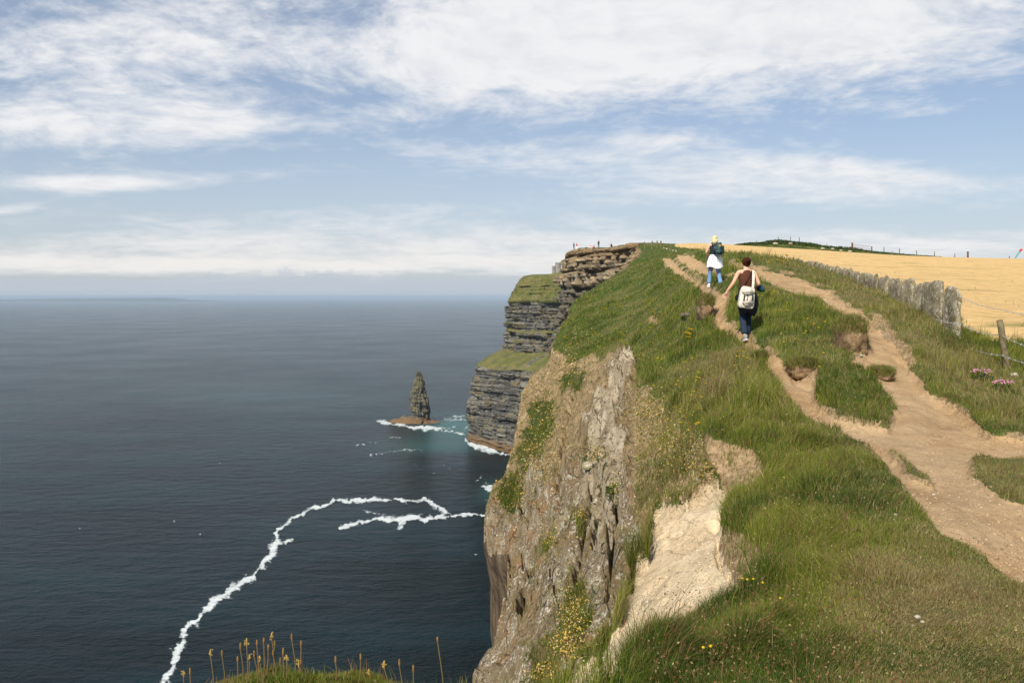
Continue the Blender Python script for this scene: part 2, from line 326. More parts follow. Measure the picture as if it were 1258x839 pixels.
# fit the local height ratio, less a flat-ground trend, so near and far behave alike
trend = lambda d: HZ + F * 1.66 / d
WT = tps_fit(CPn, CP[:, 2] - trend(CP[:, 1]))
def base_row(px, d):
    q = np.stack([np.ravel(px) * KU, np.log(np.ravel(d)) * KV], 1); r = WT[-3] + q @ WT[-2:]
    for k in range(len(CPn)):
        d2 = (q[:, 0] - CPn[k, 0]) ** 2 + (q[:, 1] - CPn[k, 1]) ** 2
        r = r + WT[k] * .5 * d2 * np.log(d2 + 1e-12)
    return r.reshape(np.shape(px)) + trend(d)
def height(px, d):
    """height of the land and its zone weights at a column and distance"""
    row = base_row(px, d); x = (px - CX) / F * d; y = d; zb = (HZ - row) * d / F
    ragx = fbm(x, y, octv=4, s=1.6 ) * 6 + fbm(x, y, octv=3, gain=.7, s=7.0) * (7.0 - 4.5 * sstep(d, 6, 13))
    ragy = fbm(x + 50, y, octv=4, s=1.6) * 4 + fbm(x + 50, y, octv=3, gain=.7, s=7.0) * (5 - 3.5 * sstep(d, 6, 13))
    far = sstep(d, 12, 45); ragx = ragx * (1.15 - .75 * far); ragy = ragy * (1.15 - .85 * far)
    M = {k: sample(RAWM[k], px + ragx, row + ragy) for k in KEYS}
    wx_ = fbm(x, y, octv=4, s=2.2) * 16 * (1 - .4 * far); wy_ = fbm(x + 70, y, octv=4, s=2.2) * 14 * (1 - .4 * far)
    for k in ('pale', 'greenb', 'brown', 'rock', 'soil'): M[k] = sample(RAWM[k], px + wx_ * (.5 if k in ('soil', 'rock') else 1), row + wy_ * (.5 if k in ('soil', 'rock') else 1))
    M['field'] = np.where(px > 1258, sstep(x, 9.0, 10.5) * (d > 6), M['field']); M['field'] = M['field'] * (d > 13) * (d < 600)
    M['path'] = np.clip(M['path'] * 1.5, 0, 1); M['path'] = np.where((d > 100) | (d < 3.0), 0, M['path']); M['slab'] *= (d > 4); M['rock'] = np.where((d < 4.8) | (px > 900), 0, M['rock'])
    M['rock'] = np.where((d > 128) & (px < 800), 0, M['rock'])
    for k in ('soil', 'pale', 'brown', 'greenb', 'dry'): M[k] = M[k] * (d > 4.0) * (d < 110)
    pw = sample(WIDEP, px + ragx, row + ragy) * (d < 100) * (d > 3.0)
    s = np.clip(d / 14, .35, 2.2)
    rk = np.clip(M['rock'] + M['pale'] + .35 * M['brown'], 0, 1)
    veg = (1 - M['path']) * (1 - M['slab']) * (1 - rk) * (1 - M['field'])
    near = sstep(d, 2.2, 3.6)
    hum = fbm(x, y, octv=4, s=1.1) * .085 + fbm(x, y, octv=3, s=4.2) * .028
    z = zb + veg * hum * s * near
    z -= pw * (.07 + .11 * sstep(d, 6, 12)) * near
    z += M['path'] * (fbm(x, y, octv=4, s=2.2) * .035 + fbm(x, y, octv=3, s=11) * .008)
    # rocky slope: fractures that run downhill, ledges between
    fr = x * .8 + y * .25 + .5 * fbm(x, y, octv=3, s=.7)
    cells = np.abs(((fr * 1.1) % 1.0) - .5) * 2
    led = zb * 2.2 + .6 * fbm(x, y, octv=3, s=.9); led = (led % 1.0)
    ds = np.clip(d / 12, .5, 2.0)
    z += rk * ((cells ** 3 - .3) * .30 + (sstep(led, .0, .2) - led) * .26 + fbm(x, y, octv=5, gain=.6, s=1.3) * .22 + np.abs(fbm(x, y, octv=5, gain=.65, s=3.5)) * -.22 + fbm(x, y, octv=3, gain=.6, s=14) * .035) * ds
    z += M['slab'] * (fbm(x * 1.0, y * .6, octv=6, gain=.62, s=1.3) * .10 - np.clip(fbm(x, y * .7, octv=4, gain=.6, s=2.6) - .12, 0, 1) * .22)
    z -= M['slab'] * .16; z += M['brown'] * fbm(x, y, octv=5, gain=.6, s=1.0) * .2 * ds
    z -= M['soil'] * .10 * (d < 30) - M['soil'] * fbm(x, y, octv=4, gain=.7, s=5) * .07
    z += M['field'] * fbm(x * .3, y, octv=3, s=1.6) * .02
    for pts, am in FIS:
        q_ = seg_dist(px + ragx, row + ragy, pts); z -= am * np.exp(-q_ ** 2) * (d < 40) * (px < 860) * (d > 5)
    # bare outcrop beside the junction of the trails, grassy islands stand proud of the trail
    z += .09 * np.exp(-(((px - 1118) / 26) ** 2 + ((row - 497) / 26) ** 2) ** 1.5) * (d < 20)
    M['pw'] = pw
    M['brown'] = M['brown'] * np.where(px > 780, .66, 1.0)
    bank = np.clip(4.5 * pw * (1 - pw), 0, 1) * sstep(fbm(x + 5, y, octv=3, s=1.8), -.25, .15) * (1 - M['path']) * sstep(d, 4.5, 7) * (d < 60)
    M['soil'] = np.maximum(M['soil'], .95 * bank)
    return row, x, y, z, M

# edge of the land (cliff top) as seen in plan: distance -> column
ED = np.array([(2.2, -600), (3.50, -600), (3.60, -100), (3.68, 230), (3.74, 480), (3.82, 555), (4.5, 562), (6, 570), (8.2, 580), (9.0, 583), (9.8, 584), (10.5, 589), (11.0, 602), (11.8, 617), (13, 622), (15.4, 622), (15.7, 617), (16.6, 600), (17.2, 597.5), (18.5, 598), (20, 607), (22, 618),
      (26.5, 632), (31, 638), (36, 648), (40, 662), (44, 678), (48, 684), (54, 696), (60, 700), (64, 708), (70, 727), (80, 746), (95, 768), (115, 782), (129, 789),
      (133, 786), (140, 779), (148, 766), (154, 750), (160, 735), (165, 720), (170, 708), (175, 700), (180, 698), (190, 698), (215, 702), (240, 714), (400, 790), (600, 850), (780, 886)], float)
def edge_px(d): return np.interp(np.log(d), np.log(ED[:, 0]), ED[:, 1])
dg = np.concatenate([np.exp(np.linspace(np.log(2.2), np.log(60), 620))[:-1], np.exp(np.linspace(np.log(60), np.log(130), 110))[:-1], np.linspace(130, 180, 300)[:-1], np.exp(np.linspace(np.log(180), np.log(780), 36))])
NR = len(dg)
ep = edge_px(dg)
ex = (ep - CX) / F * dg
wig = fbm(dg * 0 + 5, dg, octv=4, s=.45) * np.clip(dg * .006, 0, .35) + fbm(dg * 0 + 9, dg, octv=3, s=2.5) * np.clip(dg * .002, 0, .06)
ep = ep + wig * F / dg * (dg > 8)
t = np.linspace(0, 1, 650); NCm = 650
cols = ep[:, None] + (1310 - ep[:, None]) * t[None]
ext = 1310 + (2600 - 1310) * (np.linspace(0, 1, 50)[1:] ** 1.5)
PX = np.concatenate([cols, np.repeat(ext[None], NR, 0)], 1); NC = PX.shape[1]
D = np.repeat(dg[:, None], NC, 1)
ROW, GX, GY, GZ, GM = height(PX, D)
land = np.stack([GX, GY, GZ], -1)
P2P = (CX + F * GX / GY, HZ - F * GZ / GY)     # sight column/row of every grid point
def ground(px, d):
    px = np.atleast_1d(np.asarray(px, float)); d = np.atleast_1d(np.asarray(d, float))
    return height(px, d)[3]
def gz(px, d): return float(ground(px, d)[0])
def hit(px, row, dmin=3.45, dmax=170):
    ds = np.exp(np.linspace(math.log(dmin), math.log(dmax), 500)); z = ground(np.full(500, px), ds); r = HZ - F * z / ds
    k = int(np.argmax(r <= row)) if (r <= row).any() else int(np.argmin(r))
    return Vector(((px - CX) / F * ds[k], ds[k], z[k]))

# ------------------------------------------------------------------ land material
def rockcol(g, p, s=1.0):
    n = g.noise(p, 1.4 * s, 8, .65); n2 = g.noise(p, 9 * s, 6, .7)
    return n, n2
m_land, g = newmat('land'); p = g.pos()
A1 = g.sep(g.attr('zone_a')); A2 = g.sep(g.attr('zone_b')); A3 = g.sep(g.attr('zone_c'))
path_, slab_, soil_ = A1; pale_, rock_, brown_ = A2; green_, field_, dry_ = A3
nL = g.noise(p, .35, 5, .6); nM = g.noise(p, 2.3, 6, .65); nH = g.noise(p, 14, 6, .7); nVH = g.noise(p, 70, 4, .7)
grass = g.mix(g.ss(nM, .35, .7), (.024, .048, .008), (.065, .098, .018))
grass = g.mix(g.ss(nL, .42, .68), grass, (.115, .112, .038))
grass = g.mix(g.ss(nH, .50, .75), grass, (.10, .085, .04))
dryc = g.mix(nH, (.075, .085, .028), (.21, .165, .075)); grass = g.mix(g.m('MULTIPLY', dry_, .75), grass, dryc)
brn = g.mix(g.ss(nH, .3, .7), (.19, .130, .062), (.44, .33, .185)); brn = g.mix(g.ss(nM, .54, .66), brn, (.16, .135, .05))
brn = g.mix(g.m('MULTIPLY', g.ss(g.noise(p, 5.5, 6, .7), .56, .66), .8), brn, (.56, .46, .31))
rk = g.mix(g.ss(nM, .3, .7), (.20, .145, .085), (.46, .37, .24))
rk = g.mix(g.ss(g.noise(p, .9, 4, .6), .50, .62), rk, (.36, .21, .10))
lich = g.ss(g.m('ADD', g.noise(p, 24, 5, .75), g.m('MULTIPLY', g.m('SUBTRACT', g.noise(p, 2.6, 4, .6), .5), .5)), .54, .58)
rk = g.mix(g.m('MULTIPLY', lich, .85), rk, (.84, .77, .62))
crv = g.vor(g.vm('ADD', g.vm('MULTIPLY', p, (1.0, .35, .35)), g.vm('SCALE', g.noise(p, 3, 3, .5, col=True), .35)), 2.6, 'DISTANCE_TO_EDGE')
crk = g.m('SUBTRACT', 1.0, g.ss(crv, .0, .035))
rk = g.mix(g.m('MULTIPLY', crk, .5), rk, (.06, .045, .032))
pl = g.mix(g.ss(nM, .3, .7), (.40, .315, .20), (.72, .62, .45)); pl = g.mix(g.ss(nH, .50, .64), pl, (.27, .19, .115)); pl = g.mix(g.m('MULTIPLY', crk, .6), pl, (.09, .065, .04))
sb = g.mix(g.ss(nM, .32, .68), (.48, .375, .235), (.68, .555, .375)); sb = g.mix(g.m('MULTIPLY', g.ss(nL, .48, .62), .6), sb, (.60, .42, .25))
sb = g.mix(g.m('MULTIPLY', g.ss(g.noise(p, 30, 6, .8), .53, .64), .65), sb, (.22, .16, .10)); sb = g.mix(g.m('MULTIPLY', g.ss(g.noise(p, 3.2, 6, .75), .54, .66), .6), sb, (.34, .26, .17)); sb = g.mix(g.m('MULTIPLY', g.ss(g.noise(p, 1.3, 6, .7), .60, .66), .7), sb, (.16, .15, .12))
crs = g.ss(g.vor(g.vm('ADD', g.vm('MULTIPLY', p, (1.0, .6, .4)), g.vm('SCALE', g.noise(p, 2.2, 4, .6, col=True), .9)), .9, 'DISTANCE_TO_EDGE'), 0.0, .012)
pa = g.mix(g.ss(nM, .3, .7), (.31, .200, .100), (.46, .315, .172)); pa = g.mix(g.m('MULTIPLY', g.ss(nL, .50, .62), .4), pa, (.43, .33, .21)); pa = g.mix(g.m('MULTIPLY', g.ss(g.noise(g.vm('MULTIPLY', p, (1.6, .5, 1)), 2.6, 5, .65), .54, .68), .55), pa, (.22, .145, .08)); pa = g.mix(g.m('MULTIPLY', g.ss(nH, .52, .7), .5), pa, (.21, .14, .085))
grit = g.ss(g.vor(p, 30), .08, .30)
pa = g.mix(g.m('MULTIPLY', g.ss(g.noise(p, 45, 4, .8), .55, .68), .6), pa, (.17, .105, .055)); pa = g.mix(g.m('MULTIPLY', g.ss(g.noise(p, 6.5, 5, .75), .52, .66), .55), pa, (.45, .33, .20))
pa = g.mix(g.m('MULTIPLY', g.m('SUBTRACT', 1.0, grit), .35), pa, (.52, .44, .33))
so_ = g.mix(g.ss(nH, .3, .7), (.17, .115, .062), (.40, .29, .17))
stripes = g.noise(g.vm('MULTIPLY', g.vm('ADD', p, g.vm('SCALE', g.noise(p, .16, 4, .6, col=True), 14.0)), (.30, 1.1, 1)), 1.6, 7, .75)
fi = g.mix(g.ss(stripes, .3, .72), (.40, .26, .105), (.68, .47, .215)); fi = g.mix(g.ss(nVH, .4, .8), fi, (.60, .44, .22))
fi = g.mix(g.m('MULTIPLY', g.ss(g.noise(g.vm('MULTIPLY', p, (.35, 1, 1)), .55, 5, .6), .57, .66), .65), fi, (.17, .17, .055))
def edge(f, amt=.35, lo=.42, hi=.58):
    return g.ss(g.m('ADD', f, g.m('MULTIPLY', g.m('SUBTRACT', nH, .5), amt)), lo, hi)
c = grass
c = g.mix(edge(brown_, 1.2, .40, .62), c, brn)
rk = g.mix(g.ss(g.m('ADD', g.noise(p, 1.7, 6, .7), g.m('MULTIPLY', nH, .25)), .62, .72), rk, brn)
c = g.mix(edge(rock_, .9, .40, .60), c, rk)
c = g.mix(edge(pale_, 1.0, .42, .6), c, pl)
c = g.mix(g.ss(g.m('ADD', green_, g.m('MULTIPLY', g.m('SUBTRACT', g.noise(p, 7, 5, .7), .5), 2.2)), .35, .65), c, grass)
c = g.mix(edge(soil_, .6, .3, .5), c, so_)
c = g.mix(edge(slab_, 1.3, .40, .60), c, sb)
c = g.mix(edge(path_, 1.5, .40, .60), c, pa)
c = g.mix(edge(field_, .3), c, fi)
hard = g.m('ADD', g.m('ADD', rock_, pale_), g.m('MULTIPLY', brown_, .6), clamp=True)
h = g.m('ADD', g.m('MULTIPLY', nM, .5), g.m('ADD', g.m('MULTIPLY', nH, .45), g.m('MULTIPLY', nVH, .22)))
h = g.m('SUBTRACT', h, g.m('MULTIPLY', g.m('MULTIPLY', crk, hard), .35))
h = g.m('ADD', h, g.m('MULTIPLY', g.m('MULTIPLY', crs, slab_), .16))
h = g.m('ADD', h, g.m('MULTIPLY', lich, .05))
h = g.m('ADD', h, g.m('MULTIPLY', g.m('MULTIPLY', grit, path_), -.08))
bn = g.bump(h, g.m('ADD', .75, g.m('MULTIPLY', hard, .25)), g.m('ADD', .085, g.m('MULTIPLY', hard, .16)))
g.out(c, .95, bn, .1)
V = land.reshape(-1, 3)
fl = lambda *k: np.stack([GM[q].reshape(-1) for q in k], 1)
me = np_mesh('headland', V, grid_faces(NR, NC), {'zone_a': fl('path', 'slab', 'soil'), 'zone_b': fl('pale', 'rock', 'brown'), 'zone_c': fl('greenb', 'field', 'dry')})
tag(link('headland', me, [m_land], smooth=True), 'grassy clifftop headland with worn dirt trails and bare rock slopes', kind='structure')

# ------------------------------------------------------------------ cliff face below the edge of the headland
def blocky(s, z, bh, bw, seed=0.0):
    """irregular courses of broken blocks, 0..1"""
    zz_ = z / bh + .35 * fbm(s, z, octv=2, s=.15 / bh * .7) + seed
    k = np.floor(zz_); off = _h(k, k * 0 + 7, k * 0 + 3)
    wv = bw * (.6 + .9 * _h(k, k * 0 + 1, k * 0 + 5)); ss_ = s / wv + off * 7 + .25 * fbm(s, z, octv=2, s=.6)
    j = np.floor(ss_); v = _h(j, k, k * 0 + 11)
    fz = zz_ - k; fs = ss_ - j
    groove = np.minimum(np.minimum(fz, 1 - fz) * 6, np.minimum(fs, 1 - fs) * 8); groove = np.clip(groove, 0, 1)
    return v, groove, _h(k, k * 0 + 2, k * 0 + 17)
m_cliff, g = newmat('cliff_rock'); p = g.pos(); cc = g.sep(g.attr('zone_a')); bl_, gr_, hh_ = cc
nb = g.noise(p, .35, 6, .65); ns = g.noise(p, 2.2, 6, .7)
base = g.mix(g.ss(g.m('ADD', g.m('MULTIPLY', bl_, .7), g.m('MULTIPLY', ns, .5)), .3, .85), (.115, .085, .052), (.33, .255, .155))  # set-back blocks get the darker tone: recess shade put into the colour
base = g.mix(g.m('MULTIPLY', g.ss(g.noise(p, 1.1, 5, .7), .54, .62), .8), base, (.36, .34, .29))
base = g.mix(g.m('MULTIPLY', g.ss(nb, .48, .58), .55), base, (.085, .082, .072))
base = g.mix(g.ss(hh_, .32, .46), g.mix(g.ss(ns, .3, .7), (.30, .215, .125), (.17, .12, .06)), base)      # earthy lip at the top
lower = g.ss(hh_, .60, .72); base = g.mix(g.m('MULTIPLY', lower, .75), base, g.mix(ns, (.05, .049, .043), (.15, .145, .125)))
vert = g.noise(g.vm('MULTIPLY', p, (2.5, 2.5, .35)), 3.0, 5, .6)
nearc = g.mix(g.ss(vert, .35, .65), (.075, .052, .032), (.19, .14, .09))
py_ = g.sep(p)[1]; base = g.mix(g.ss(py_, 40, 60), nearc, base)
base = g.mix(g.m('MULTIPLY', g.m('SUBTRACT', 1.0, gr_), .55), base, (.03, .025, .02))  # gaps between blocks darkened, their shade painted into the rock colour
bn = g.bump(g.m('ADD', ns, g.m('MULTIPLY', g.noise(p, 9, 5, .7), .4)), .8, .25)
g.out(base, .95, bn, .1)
NT = 320
tt = (np.linspace(0, 1, NT) ** 2.2)
sel = np.arange(NR)
e3 = land[:, 0, :]                                     # the edge line itself
tan = np.gradient(e3[:, :2], axis=0); tan /= np.linalg.norm(tan, axis=1, keepdims=True) + 1e-9
ker = np.ones(9) / 9
tan = np.stack([np.convolve(np.pad(tan[:, k], 4, 'edge'), ker, 'valid') for k in (0, 1)], 1); tan /= np.linalg.norm(tan, axis=1, keepdims=True)
nrm = np.stack([-tan[:, 1], tan[:, 0]], 1)             # outward, to the sea
arc = np.concatenate([[0], np.cumsum(np.linalg.norm(np.diff(e3[:, :2], axis=0), axis=1))])
Hh = (e3[:, 2] - (SEA - 3))
dep = tt[None] * Hh[:, None]
z_ = e3[:, 2:3] - dep; S_ = np.repeat(arc[:, None], NT, 1)
v, gr, lay = blocky(S_, z_, .80, 1.15)
v2, gr2, lay2 = blocky(S_, z_, 3.4, 6.0, 5.3)
amp = sstep(e3[:, 1], 25, 120)[:, None]
topf = sstep(dep, 0, 1.6 * amp + .25)
lip = np.clip(dep / (2.4), 0, 1)
off = (v - .5) * 1.5 + (v2 - .5) * 2.2 + (lay2 - .5) * .5 - (1 - gr) * .35 - (1 - gr2) * 1.1 + fbm(S_, z_, octv=4, gain=.6, s=.5) * .8
off = off * amp * topf + (1 - amp) * topf * (fbm(S_, z_, octv=4, s=.8) * .10) + fbm(S_, z_ * .5, octv=4, s=.08) * np.clip(dep / 12, 0, 1) * 2.5 * (e3[:, 1:2] > 40)
off = off - np.clip(dep, 0, 1) * .15 * (1 - amp) - (dep * .02) * (1 - amp)
off = off * (e3[:, 1:2] > 3.9) + amp * np.clip(dep / 20, 0, 1) * 1.5
off = off + amp * np.clip(dep / 2.5, 0, 1) * 1.0 + amp * np.clip(dep / .4, 0, 1) * .25
cv = np.stack([e3[:, 0:1] + nrm[:, 0:1] * off, e3[:, 1:2] + nrm[:, 1:2] * off, z_], -1)
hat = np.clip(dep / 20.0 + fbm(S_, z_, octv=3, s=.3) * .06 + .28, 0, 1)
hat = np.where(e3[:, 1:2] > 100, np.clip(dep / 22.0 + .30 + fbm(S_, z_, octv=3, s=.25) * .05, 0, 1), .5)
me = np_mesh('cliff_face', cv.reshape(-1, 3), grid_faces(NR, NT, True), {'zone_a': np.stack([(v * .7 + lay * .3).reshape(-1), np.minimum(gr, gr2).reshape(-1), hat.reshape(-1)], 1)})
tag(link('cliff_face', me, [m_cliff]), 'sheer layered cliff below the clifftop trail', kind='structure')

# land behind the viewpoint (never in the picture, but there when the camera steps aside)
bx = np.linspace(-2.0, 60, 40); by = np.linspace(2.25, -70, 40)
BX, BY = np.meshgrid(bx, by); BZ = -1.72 + .05 * fbm(BX, BY, s=.5) - .06
me = np_mesh('ground', np.stack([BX, BY, BZ], -1).reshape(-1, 3), grid_faces(40, 40, True), {'zone_a': np.zeros((1600, 3)), 'zone_b': np.zeros((1600, 3)), 'zone_c': np.zeros((1600, 3))})
tag(link('ground', me, [m_land], smooth=True), 'rough grass clifftop behind the viewpoint', kind='structure')

# ------------------------------------------------------------------ far cliff
m_far, g = newmat('far_cliff_rock'); p = g.pos(); za, zb2, zc2 = g.sep(g.attr('zone_a'))
pz = g.sep(p)[2]
layv = g.noise(g.comb(g.m('MULTIPLY', g.sep(p)[0], .02), g.m('MULTIPLY', g.sep(p)[1], .02), g.m('MULTIPLY', pz, .55)), 1.0, 6, .65)
crack = g.noise(g.vm('MULTIPLY', p, (.30, .30, .05)), 1.0, 6, .65)
n5 = g.noise(p, .09, 5, .6); n6 = g.noise(p, .45, 6, .7)
c = g.mix(g.ss(layv, .36, .64), (.038, .038, .038), (.185, .18, .155))
c = g.mix(g.m('MULTIPLY', g.ss(crack, .50, .60), .75), c, (.035, .035, .035))
c = g.mix(g.m('MULTIPLY', g.ss(n5, .50, .60), .65), c, (.17, .14, .075)); c = g.mix(g.m('MULTIPLY', g.ss(g.noise(p, .035, 4, .6), .5, .6), .5), c, (.055, .055, .052))
c = g.mix(g.m('MULTIPLY', g.m('MULTIPLY', g.ss(n6, .60, .68), g.ss(layv, .45, .6)), .9), c, (.48, .48, .46))
c = g.mix(g.m('MULTIPLY', g.ss(g.m('ADD', pz, g.m('MULTIPLY', n6, 8)), -150, -158), .85), c, (.15, .085, .035))
gcol = g.mix(g.ss(n5, .35, .65), (.085, .105, .022), (.165, .145, .050)); gcol = g.mix(g.m('MULTIPLY', g.ss(n6, .45, .62), .7), gcol, (.085, .075, .035)); gcol = g.mix(g.m('MULTIPLY', g.ss(g.noise(p, .18, 5, .65), .56, .62), .7), gcol, (.075, .07, .055))
gm = g.ss(g.m('ADD', za, g.m('MULTIPLY', g.m('SUBTRACT', n6, .5), .7)), .42, .6)
c = g.mix(gm, c, gcol)
g.out(c, .95, g.bump(g.m('ADD', n6, layv), 1.0, 1.2), .1)
BP = np.array([(90, 1300), (0, 1120), (-38, 1010), (-50, 950), (-52, 922), (-46, 906), (-28, 880), (-5, 842), (18, 822), (45, 800), (110, 775), (230, 760)], float)
seg = np.linalg.norm(np.diff(BP, axis=0), axis=1); cum = np.concatenate([[0], np.cumsum(seg)])
sA = np.concatenate([np.linspace(0, 300, 60)[:-1], np.linspace(300, 640, 620)[:-1], np.linspace(640, cum[-1], 60)])
sA = sA[sA <= cum[-1]]
bxp = np.interp(sA, cum, BP[:, 0]); byp = np.interp(sA, cum, BP[:, 1])
k_ = np.ones(13) / 13
bxp = np.convolve(np.pad(bxp, 6, 'edge'), k_, 'valid'); byp = np.convolve(np.pad(byp, 6, 'edge'), k_, 'valid')
PROF = np.array([(-168, 0), (-160, 0), (-158, 2), (-120, 6), (-100, 10), (-86, 15), (-80, 17), (-72, 30), (-66, 44), (-64, 50), (-62, 53), (-40, 54), (-38, 56.5), (-8, 59), (-6, 57), (2, 62), (12, 66), (20, 71), (26, 78), (28, 90), (29.5, 130), (30, 330)], float)
pu_ = np.concatenate([[0], np.cumsum(np.hypot(np.diff(PROF[:, 0]), np.diff(PROF[:, 1]) * .6))])
uu = np.concatenate([np.linspace(0, pu_[-3], 480)[:-1], np.linspace(pu_[-3], pu_[-1], 24)])
pz_ = np.interp(uu, pu_, PROF[:, 0]); po_ = np.interp(uu, pu_, PROF[:, 1])
Zf = np.repeat(pz_[None], len(sA), 0); Sf = np.repeat(sA[:, None], len(uu), 1); Of = np.repeat(po_[None], len(sA), 0)
steep = np.gradient(pz_) / (np.abs(np.gradient(pz_)) + np.abs(np.gradient(po_)) + 1e-6); steep = sstep(steep, .55, .85)[None]
terr = sstep(Sf, 470, 560)                              # the terrace narrows to the right
Zf = Zf + fbm(Sf, Zf, octv=3, s=.02) * 5 * sstep(Zf, -158, -120)
# thin beds: each with its own setback
kb = np.floor(Zf / 2.6 + 2.2 * fbm(Sf, Zf, octv=4, s=.022)); bed = _h(kb, kb * 0, kb * 0 + 4)
kb2 = np.floor(Zf / 8.5 + 1.0 * fbm(Sf, Zf, octv=4, s=.02)); bed2 = _h(kb2, kb2 * 0, kb2 * 0 + 9)
vf, grf, _l = blocky(Sf, Zf, 9.0, 13.0, 2.0); vf2, grf2, _l = blocky(Sf, Zf, 22.0, 20.0, 8.0)
disp = steep * (-(bed - .5) * 1.5 * (1 + 2.2 * fbm(Sf, Zf, octv=3, s=.05)) - (bed2 - .5) * 2.6 - (vf - .5) * 5.5 - (vf2 - .5) * 7.5 + (1 - grf) * 1.8 + (1 - grf2) * 2.5) + fbm(Sf, Zf, octv=4, s=.03) * 7.0 + fbm(Sf, Zf * .18, octv=5, gain=.65, s=.10) * 6.5 + fbm(Sf, Zf, octv=4, s=.2) * 1.2
disp *= sstep(Zf, -166, -155) * .8 + .2
Of = Of + disp
fx = bxp[:, None] + .87 * Of; fy = byp[:, None] + .5 * Of
green = (1 - steep) * np.ones_like(Zf) * sstep(Zf, -125, -95) + .55 * steep * (bed > .72) * sstep(fbm(Sf, Zf, octv=3, s=.05), -.1, .3) * (Zf > -110)
green += sstep(Zf, -4, 8) * (.62 + .5 * fbm(Sf, Zf, octv=3, s=.09)) * (bed2 < .8) + sstep(Zf, 20, 24)
green = np.clip(green - .55 * sstep(fbm(Sf + 40, Zf, Of * .3, octv=4, gain=.6, s=.06), .05, .35) * (Zf < 24), 0, 1)
me = np_mesh('far_cliff', np.stack([fx, fy, Zf], -1).reshape(-1, 3), grid_faces(len(sA), len(uu)), {'zone_a': np.stack([green.reshape(-1)] * 3, 1)})
tag(link('far_cliff', me, [m_far]), 'tall far cliff of dark horizontal beds with green grass ledges', kind='structure')
def at(px, row, d): return Vector(((px - CX) / F * d, d, (HZ - row) * d / F))

# ------------------------------------------------------------------ sea stack
m_stack, g = newmat('stack_rock'); p = g.pos(); n6 = g.noise(p, .35, 6, .7)
lv = g.noise(g.vm('MULTIPLY', p, (.12, .12, .5)), 1.0, 5, .65)
c = g.mix(g.ss(lv, .38, .62), (.035, .033, .028), (.12, .11, .08)); c = g.mix(g.m('MULTIPLY', g.ss(g.noise(p, .08, 4, .6), .45, .6), .7), c, (.15, .14, .065))
c = g.mix(g.m('MULTIPLY', g.m('MULTIPLY', g.ss(n6, .58, .66), g.ss(g.sep(p)[2], -100, -140)), .8), c, (.45, .45, .44))
c = g.mix(g.ss(g.sep(p)[2], -155, -161), c, (.15, .095, .05))
g.out(c, .95, g.bump(n6, 1.0, 1.5), .1)
ds_ = -SEA * F / (519 - HZ)
prof = [(524, 505, 529), (518, 506, 529), (512, 507, 527.5), (506, 506, 527), (501, 505, 526), (492, 505, 525), (485, 505.5, 523), (478, 508, 522), (472, 508.5, 520.5), (466, 509, 519.5), (461, 510.5, 518), (458, 511, 516.5), (456, 512, 515)]
prof = np.array(prof, float)[::-1]
nz, na = 150, 96
rows_ = np.linspace(456, 524, nz); lx = (np.interp(rows_, prof[:, 0], prof[:, 1]) - CX) / F * ds_; rx = (np.interp(rows_, prof[:, 0], prof[:, 2]) - CX) / F * ds_
zs = (HZ - rows_) * ds_ / F; th = np.linspace(0, 2 * np.pi, na + 1)[:-1]
cxs = (lx + rx) / 2; rr = (rx - lx) / 2
TH, ZS = np.meshgrid(th, zs); CXs = np.repeat(cxs[:, None], na, 1); RR = np.repeat(rr[:, None], na, 1)
q1, q2 = np.cos(TH) * 12, np.sin(TH) * 12
kb = np.floor(ZS / 3 + .5 * fbm(q1, q2, ZS, octv=2, s=.05)); bdd = _h(kb, np.floor(TH * 1.9 + _h(kb, kb * 0, kb * 0) * 5), kb * 0)
rad = 1 + (bdd - .5) * .30 + fbm(q1, q2, ZS * .35, octv=5, gain=.65, s=.14) * .62
sx = CXs + np.cos(TH) * RR * rad; sy_ = ds_ + 4 + np.sin(TH) * np.maximum(RR * 1.2, 2) * rad
SV = np.stack([sx, sy_, ZS], -1).reshape(-1, 3)
i = np.arange(nz - 1)[:, None] * na + np.arange(na)[None]; j = np.arange(nz - 1)[:, None] * na + (np.arange(na)[None] + 1) % na
q = np.stack([i, i + na, j + na, j], -1).reshape(-1, 4)
SV = np.vstack([SV, [[cxs[0], ds_ + 4, zs[0] + .3]]]); top = len(SV) - 1
tri = np.array([[k, (k + 1) % na, top, top] for k in range(na)])
me = bpy.data.meshes.new('sea_stack'); me.from_pydata(SV.tolist(), [], [list(map(int, f)) for f in q] + [[int(a), int(b), top] for a, b, _, _ in tri]); me.update()
st = link('sea_stack', me, [m_stack]); tag(st, 'tapering dark sea stack rising from the surf off the far cliff', 'sea stack')
na2 = 120; th = np.linspace(0, 2 * np.pi, na2 + 1)[:-1]; rrs = np.linspace(0, 1, 26)
TH, R2 = np.meshgrid(th, rrs); px0 = (511 - CX) / F * ds_
rx2 = np.where(np.cos(TH) < 0, 37, 37); bx2 = px0 + np.cos(TH) * rx2 * R2 * (1 + .25 * fbm(np.cos(TH) * 3, np.sin(TH) * 3, octv=3, s=1.0)); by2 = ds_ + 2 + np.sin(TH) * 13 * R2 * (1 + .3 * fbm(np.cos(TH) * 3 + 9, np.sin(TH) * 3, octv=3, s=1.0))
tz = SEA - 1 + 8.5 * (1 - R2 ** 2.2) * (1 + .35 * np.clip(-np.cos(TH), -1, 1) * R2) * (1 + .6 * fbm(bx2, by2, octv=4, s=.14))
q = (np.arange(25)[:, None] * na2 + np.arange(na2)[None]); j = (np.arange(25)[:, None] * na2 + (np.arange(na2)[None] + 1) % na2)
me = np_mesh('rock_shelf', np.stack([bx2, by2, tz], -1).reshape(-1, 3), np.stack([q, q + na2, j + na2, j], -1).reshape(-1, 4))
sh = link('rock_shelf', me, [m_stack], st)

